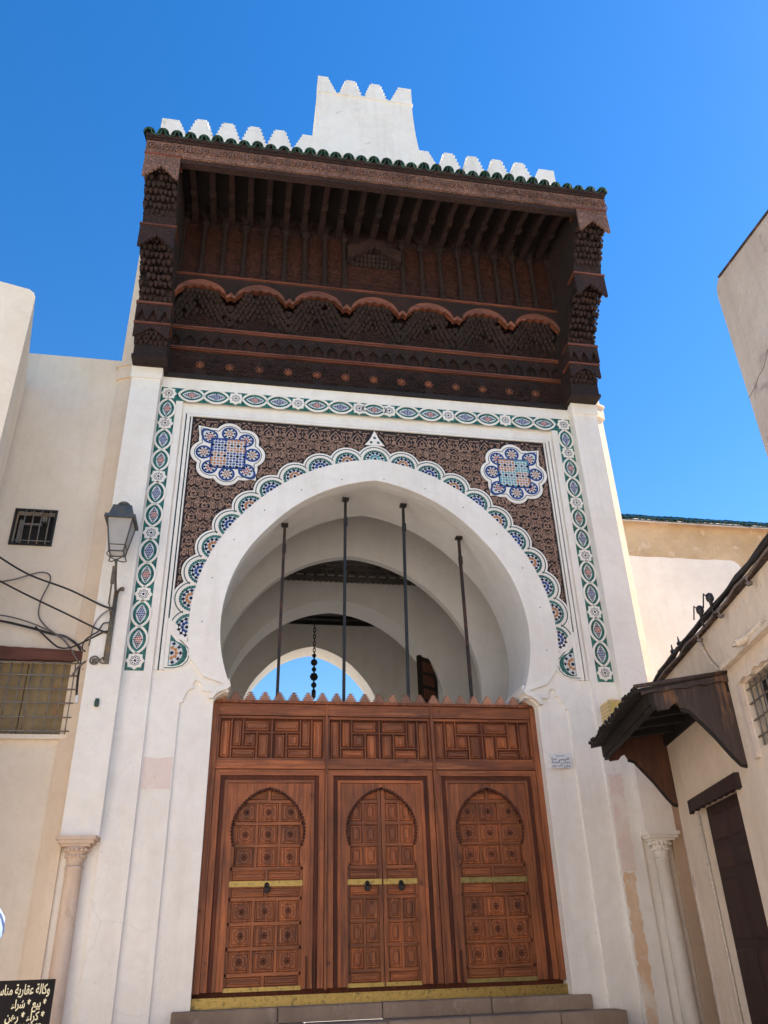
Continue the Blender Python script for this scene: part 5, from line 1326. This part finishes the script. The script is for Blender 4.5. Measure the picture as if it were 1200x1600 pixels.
# darker plaster strip down the far corner
rough_strip(-.075, -.004, -.95, 1.75, .008, 8, 'weather', 'corner_strip', hs_, .014)
m_ = MB(); m_.tube([(-3.9, .03, lz(3.10)), (-3.62, .05, lz(3.09)), (-3.52, .10, lz(3.06)), (-3.50, .18, lz(3.03))], .042, 12); m_.lathe([(.040, -.02), (.036, .0)], (-3.5, .18, lz(3.03)), 10)
tag(obj('drain_spout', m_, 'pipe', None), 'short cream drain spout above the barred window of the peach house', 'drain spout')
o_ = bpy.data.objects['drain_spout']; o_.location = P0; o_.rotation_euler = (0, 0, RZ)
def street_obj(name, mb, matn, label, cat, group=None):
    o = obj(name, mb, matn); o.location = P0; o.rotation_euler = (0, 0, RZ); return tag(o, label, cat, group)
rnd = random.Random(12)
GR = 'cables along the roof edge of the peach house'
labs = ['thickest black cable of the bundle along the peach house roof edge', 'upper black cable of the bundle along the peach house roof edge', 'lowest thin grey cable hanging under the peach house roof edge', 'tangled black cable on the outer side of the peach house roof edge']
for k, (r, off, zo, matn) in enumerate(((.030, .06, .05, 'cable'), (.020, .04, .095, 'cable'), (.014, .075, -.02, 'cable_grey'), (.017, .09, .03, 'cable'))):
    pts = []; x = -6.4
    while x < -.2:
        pts.append((x, off+rnd.uniform(-.012, .012), lz(3.62+zo-.02)+rnd.uniform(-.016, .016))); x += .35
    pts.append((-.25, off, lz(3.58+zo*.4)))
    m_ = MB(); m_.tube(pts, r, 6); street_obj('roof_cable', m_, matn, labs[k], 'cable', GR)
il = ['nearer of the two round black insulators standing on the peach house roof edge', 'further of the two round black insulators standing on the peach house roof edge']
for k, x in enumerate((-2.92, -2.56)):
    m_ = MB(); m_.lathe([(.018, 0), (.020, .04), (.038, .06), (.043, .09), (.035, .13), (.015, .145)], (x, .09, lz(3.66)), 10); m_.tube([(x, .09, lz(3.55)), (x, .09, lz(3.67))], .012, 6)
    m_.tube([(x+.02, .09, lz(3.75)), (x+.10, .11, lz(3.84)), (x+.22, .10, lz(3.72))], .008, 5)
    street_obj('insulator', m_, 'cable', il[k], 'insulator')
for k, x in enumerate((-1.55, -1.25)):
    m_ = MB(); m_.tube([(x, .05, lz(3.60)), (x+.02, .05, lz(3.72)), (x-.01, .06, lz(3.80))], [.022, .018, .008], 6); m_.box(x-.03, x+.03, .03, .08, lz(3.70), lz(3.73))
    street_obj('roof_spike', m_, 'cable', ['nearer small black spike sticking up from the peach house roof edge', 'further small black spike sticking up from the peach house roof edge'][k], 'spike')
for k, x in enumerate((-3.95, -3.1, -2.35)):
    m_ = MB(); m_.tube([(x, .02, lz(3.60)), (x+.02, .10, lz(3.54)), (x+.05, .08, lz(3.47)), (x+.02, .05, lz(3.50))], .012, 6); m_.lathe([(.01, 0), (.035, .01), (.035, .035), (.01, .045)], (x+.03, .08, lz(3.46)), 8)
    street_obj('cable_clip', m_, 'cable_grey', ['cable clip nearest the camera under the peach house roof edge', 'middle of three cable clips under the peach house roof edge', 'furthest of three cable clips under the peach house roof edge'][k], 'cable clip')
m_ = MB(); m_.tube([(-2.15, .02, lz(3.56)), (-2.22, .03, lz(3.40)), (-2.36, .035, lz(3.22)), (-2.50, .04, lz(3.10)), (-2.56, .04, lz(3.06))], .018, 8)
street_obj('conduit', m_, 'pipe', 'pale conduit curving down the peach wall to the wooden hood', 'conduit')
# the wooden hood
hd = thing('wooden_hood', 'blackened old wooden hood with triangular side brackets over the brown door', 'hood', P0, RZ, local=True)
X0, X1 = -2.62, .02
m_ = MB()   # sloping roof boards
def slab(mb, a, b2, z_w, z_e, o, th, mat=0):
    mb.add([(a, 0, lz(z_w)), (b2, 0, lz(z_w)), (b2, o, lz(z_e)), (a, o, lz(z_e)), (a, 0, lz(z_w-th)), (b2, 0, lz(z_w-th)), (b2, o, lz(z_e-th)), (a, o, lz(z_e-th))], [(0, 1, 2, 3), (7, 6, 5, 4), (0, 4, 5, 1), (1, 5, 6, 2), (2, 6, 7, 3), (3, 7, 4, 0)], mat)
for i in range(11):
    m_ = MB(); a = X0-.04+.2455*i; slab(m_, a+.004, a+.2415, 3.015+rnd.uniform(-.004, .004), 2.86, 1.0+rnd.uniform(-.025, .025), .035); obj('roof_plank', m_, 'blackwood', hd)
m_ = MB()
for i in range(34):
    x = X0-.03+.079*i; m_.lathe([(.028, 0), (.03, .02), (.015, .04)], (x, 1.0+rnd.uniform(-.02, .03), lz(2.845)+rnd.uniform(0, .015)), 7)
obj('eave_crust', m_, 'blackwood', hd, kind='stuff')
m_ = MB(); m_.box(X0, X1, .80, .84, lz(2.66), lz(2.85)); 
for i in range(22): m_.prism_z([(0, 0)]*0 or [(X0+.12*i, .842), (X0+.12*i+.11, .842), (X0+.12*i+.11, .86), (X0+.12*i, .86)], lz(2.70), lz(2.84))
obj('front_board', m_, 'blackwood', hd)
m_ = MB(); m_.box(X0, X1, .0, .03, lz(2.80), lz(2.95)); obj('wall_plate', m_, 'blackwood', hd)
def bracket(x, th, matn, near):
    m_ = MB(); P = [(0.0, 2.06), (0.05, 2.07), (.12, 2.16), (.25, 2.36), (.38, 2.53), (.46, 2.63), (.54, 2.66), (.57, 2.72), (.62, 2.70), (.66, 2.655), (.78, 2.64), (.80, 2.70), (.80, 2.89), (0, 2.99)]
    k = len(P); vs = [(x, y, lz(z)) for y, z in P]+[(x+th, y, lz(z)) for y, z in P]
    m_.add(vs, [tuple(range(k)), tuple(range(2*k-1, k-1, -1))]+[(i, (i+1) % k, (i+1) % k+k, i+k) for i in range(k)])
    b_ = obj('side_bracket', m_, matn, hd)
    e = MB(); e.tube([(x+th/2, y, lz(z)-.012) for y, z in P[:7]], .024, 6); obj('bracket_rim', e, 'blackwood', b_)
    return b_
bracket(X0, .05, 'oldwood', True); bracket(X1-.05, .05, 'oldwood_red', False)
m_ = MB(); P = [(.0, 2.985), (.93, 2.875), (.93, 2.80)]+[(.93-.0465*i, 2.795+.0055*i+.020*abs(math.sin(PI*i/5))) for i in range(21)]
k = len(P); m_.add([(X0-.035, y, lz(z)) for y, z in P]+[(X0-.005, y, lz(z)) for y, z in P], [tuple(range(k)), tuple(range(2*k-1, k-1, -1))]+[(i, (i+1) % k, (i+1) % k+k, i+k) for i in range(k)])
m_.tube([(X0-.04, 0, lz(3.005)), (X0-.04, 1.0, lz(2.89))], .022, 6)
obj('barge_board', m_, 'oldwood', hd)
for k in range(4):
    m_ = MB(); x = X0+.55+.5*k; m_.add([(x, 0, lz(2.88)), (x+.06, 0, lz(2.88)), (x+.06, .84, lz(2.80)), (x, .84, lz(2.80)), (x, 0, lz(2.97)), (x+.06, 0, lz(2.97)), (x+.06, .84, lz(2.87)), (x, .84, lz(2.87))], [(3, 2, 1, 0), (0, 1, 5, 4), (1, 2, 6, 5), (2, 3, 7, 6), (3, 0, 4, 7)]); obj('joist', m_, 'blackwood', hd)

# ------------------------------------------------------------------ buildings behind on the right
bw_ = thing('white_back_house', 'bright white sunlit house wall behind the gate on the right', 'house', (4.4, 3.0, GZ))
mb = MB(); rnd = random.Random(21); T_ = [(4.30+.2*i, 7.66+rnd.uniform(-.012, .012)) for i in range(21)]
mb.prism([(4.30, GZ), (8.66, GZ), (8.55, 7.0), (8.50, 7.45), (8.46, 7.58), (8.38, 7.64)]+T_[::-1], 3.0, 6.0)
obj('wall', mb, 'white', bw_)
ax = thing('shade_wall', 'low plaster wall added to shade the gap between the gate and the peach house', 'wall', (5.5, 0, GZ))  # wall added to keep sun off the gate's lower side strip
mb = MB(); mb.prism_z([(4.75, -.95), (7.5, -.3), (7.5, 2.9), (4.75, 2.9)], GZ, 3.95); mb.prism_z([(4.75, -1.9), (8.2, -1.6), (8.2, -.31), (4.75, -.96)], GZ, 3.4); obj('wall', mb, 'peach', ax)
tn = thing('tan_wall', 'old tan earthen wall with a green tiled coping behind the white house', 'wall', (8, 7, GZ))
mb = MB(); mb.box(4.4, 30, 7.0, 7.45, GZ, 10.785); obj('wall', mb, 'tan', tn)
mb = MB(); mb.add([(4.4, 6.8, 10.70), (30, 6.8, 10.70), (30, 7.5, 11.16), (4.4, 7.5, 11.16), (4.4, 6.8, 10.66), (30, 6.8, 10.66), (30, 7.5, 11.12), (4.4, 7.5, 11.12)], [(0, 1, 2, 3), (7, 6, 5, 4), (0, 4, 5, 1), (2, 6, 7, 3)]); obj('coping', mb, 'weather', tn)
mb = MB(); tl_ = tile(.072, True, .80, .014); TT = Matrix.Rotation(math.atan2(.46, .7), 4, 'X')
for i in range(90):
    for row, (yy, zz_) in enumerate(((6.74, 10.70), (7.0, 10.90))):
        x = 4.5+.19*i+(.0 if row == 0 else .05)
        base_ = len(mb.v); T2 = Matrix.Translation((x, yy, zz_+random.uniform(-.012, .012))) @ TT
        mb.add([Vector((v[0], v[1]*.45, v[2])) for v in tl_.v], tl_.f, 0, True, T2)
obj('coping_tiles', mb, 'g_roof', tn, kind='stuff')
cable([(5.9, 6.75, 10.35), (6.6, 6.72, 9.75), (7.35, 6.7, 9.20), (7.55, 6.7, 9.05)], .014, 'thin dark wire running down across the tan wall to the white house', 'cable_grey')
th_ = thing('tall_house', 'tall weathered plaster building corner at the upper right edge', 'building', (5.0, -2.83, GZ))
mb = MB(); Pp = [(-2.83, GZ), (-2.83, 9.30), (-2.86, 9.45), (-2.93, 9.535), (-3.02, 9.56), (-5.0, 9.52), (-5.4, 9.51), (-5.4, GZ)]
k = len(Pp); mb.add([(5.0, y, z) for y, z in Pp]+[(9.5, y, z) for y, z in Pp], [tuple(range(k)), tuple(range(2*k-1, k-1, -1))]+[(i, (i+1) % k, (i+1) % k+k, i+k) for i in range(k)])
obj('wall', mb, 'weather', th_)
mb = MB(); pp = [(5.0-.006, -2.98, 9.565)]+[(5.0-.006, -3.0-.4*i, 9.562-.008*i) for i in range(7)]; mb.tube(pp, .022, 6); obj('roof_edge', mb, 'oldwood', th_)
mb = MB(); rr_ = random.Random(5); cr = [(4.997, -3.463, 7.717), (4.997, -3.295, 7.547), (4.997, -3.220, 7.516), (4.997, -3.113, 7.486), (4.997, -3.025, 7.395), (4.997, -2.939, 7.381), (4.997, -2.824, 7.341)]
mb.tube(cr, .005, 4); obj('crack', mb, 'cable_grey', th_)

# ------------------------------------------------------------------ unseen houses behind the photographer, placed and turned to bounce sun onto the gate
op = thing('opposite_house', 'white plastered row of houses set askew across the street, unseen behind the viewer, to bounce sun onto the gate', 'house', (-3, -17, GZ), math.radians(-38), local=True)
mb = MB(); mb.box(-16, 14, -5, 0, 0, 9.5); obj('wall', mb, 'white', op)
ow = thing('side_house', 'white plastered houses unseen on the left behind the viewer, placed to bounce sun onto the gate', 'house', (-8.5, -12, GZ))
mb = MB(); mb.box(-13, -8.2, -16, -6.5, GZ, 6.0); obj('wall', mb, 'white', ow)

# ------------------------------------------------------------------ the person at the left edge, holding up a phone
def person():
    root = thing('person', 'person in a blue striped shirt at the left edge, only an elbow showing', 'person', (-3.18, -8.0, GZ), local=True)
    def skin(name, verts, edges, radii, matn, parent=root, sub=2):
        me = bpy.data.meshes.new(name); me.from_pydata(verts, edges, []); me.materials.append(M[matn])
        o = bpy.data.objects.new(name, me); COL.objects.link(o)
        o.modifiers.new('skin', 'SKIN'); sb = o.modifiers.new('sub', 'SUBSURF'); sb.levels = sub; sb.render_levels = sub
        for i, r in enumerate(radii): me.skin_vertices[0].data[i].radius = (r, r*.86) if not isinstance(r, tuple) else r
        me.skin_vertices[0].data[0].use_root = True
        dg = bpy.context.evaluated_depsgraph_get(); m2 = bpy.data.meshes.new_from_object(o.evaluated_get(dg)); m2.name = name
        bpy.data.objects.remove(o); 
        for p in m2.polygons: p.use_smooth = True
        if not m2.materials: m2.materials.append(M[matn])
        o2 = bpy.data.objects.new(name, m2); COL.objects.link(o2); o2.parent = parent; return o2
    # faces the gate (+y); arms raised with a phone
    skin('body', [(0, 0, .95), (0, .01, 1.12), (0, 0, 1.32), (0, -.01, 1.46), (0, .01, 1.54), (0, .03, 1.64), (0, .035, 1.73)],
         [(0, 1), (1, 2), (2, 3), (3, 4), (4, 5), (5, 6)], [(.15, .11), (.14, .10), (.17, .11), (.10, .08), .055, .085, .07], 'skin')
    legs_v = [(0, 0, .97), (.09, 0, .90), (.10, .01, .50), (.10, -.02, .10), (-.09, 0, .90), (-.10, .01, .50), (-.10, -.02, .10)]
    skin('trousers', legs_v, [(0, 1), (1, 2), (2, 3), (0, 4), (4, 5), (5, 6)], [.15, .10, .075, .06, .10, .075, .06], 'trousers')
    sv = [(0, 0, 1.0), (0, 0, 1.20), (0, 0, 1.40), (.15, 0, 1.45), (.30, .06, 1.58), (.455, .12, 1.68), (-.15, 0, 1.45), (-.32, .08, 1.42), (-.36, .18, 1.30), (.36, .20, 1.735)]
    skin('shirt', sv, [(0, 1), (1, 2), (2, 3), (3, 4), (4, 5), (2, 6), (6, 7), (7, 8), (5, 9)], [(.19, .14), (.18, .13), (.16, .12), .085, .080, .088, .085, .072, .065, .07], 'shirt')
    for s, el, wr in ((1, (.40, .17, 1.715), (.20, .34, 1.80)), (-1, (-.36, .18, 1.30), (-.12, .36, 1.68))):
        skin('forearm', [el, tuple((a+b2)/2 for a, b2 in zip(el, wr)), wr], [(0, 1), (1, 2)], [.052, .045, .03], 'skin')
        hv = [wr, (wr[0]-s*.04, wr[1]+.04, wr[2]+.03)]; he = [(0, 1)]; hr = [.03, .038]
        skin('palm', hv, he, hr, 'skin')
        for f in range(4):
            bx_, by_, bz_ = hv[1]; z0 = bz_+.03-.02*f
            skin('finger', [(bx_, by_, z0), (bx_-s*.03, by_+.025, z0+.006), (bx_-s*.055, by_+.03, z0+.002), (bx_-s*.07, by_+.022, z0-.002)], [(0, 1), (1, 2), (2, 3)], [.010, .0095, .009, .008], 'skin')
        skin('thumb', [(hv[1][0], hv[1][1]-.01, hv[1][2]-.01), (hv[1][0]-s*.02, hv[1][1]-.03, hv[1][2]+.02), (hv[1][0]-s*.04, hv[1][1]-.035, hv[1][2]+.04)], [(0, 1), (1, 2)], [.012, .010, .009], 'skin')
    h = MB(); h.lathe([(.02, -.02), (.085, .0), (.098, .06), (.085, .12), (.04, .155), (.005, .165)], (0, .015, 1.66), 16); obj('hair', h, 'hair', root)
    f_ = MB(); f_.prism_z([(-.012, .125), (.012, .125), (0, .155)], 1.645, 1.69); obj('nose', f_, 'skin', root)
    for s in (-1, 1):
        e_ = MB(); e_.lathe([(.002, -.009), (.010, 0), (.002, .009)], (s*.032, .117, 1.70), 8); obj('eye', e_, 'screen', root)
        e_ = MB(); e_.lathe([(.004, -.03), (.014, -.01), (.016, .015), (.004, .03)], (s*.088, .03, 1.68), 8); obj('ear', e_, 'skin', root)
        sh_ = MB(); sh_.prism_z([(s*.10-.045, -.10), (s*.10+.045, -.10), (s*.10+.05, .08), (s*.10+.02, .17), (s*.10-.02, .17), (s*.10-.05, .08)], 0, .07); sh_.prism_z([(s*.10-.04, -.09), (s*.10+.04, -.09), (s*.10+.04, .04), (s*.10-.04, .04)], .07, .12); obj('shoe', sh_, 'hair', root)
    m_ = MB(); m_.prism_z([(-.04, .085+.035), (.04, .085+.035), (.03, .125), (-.03, .125)], 1.612, 1.620); obj('mouth', m_, 'g_red', root)
person()
ph = thing('phone', 'black phone held up by the person at the left edge', 'phone', (-3.19, -7.6, .80))
mb = MB(); mb.box(-3.27, -3.11, -7.62, -7.61, .72, .80); obj('case', mb, 'screen', ph)
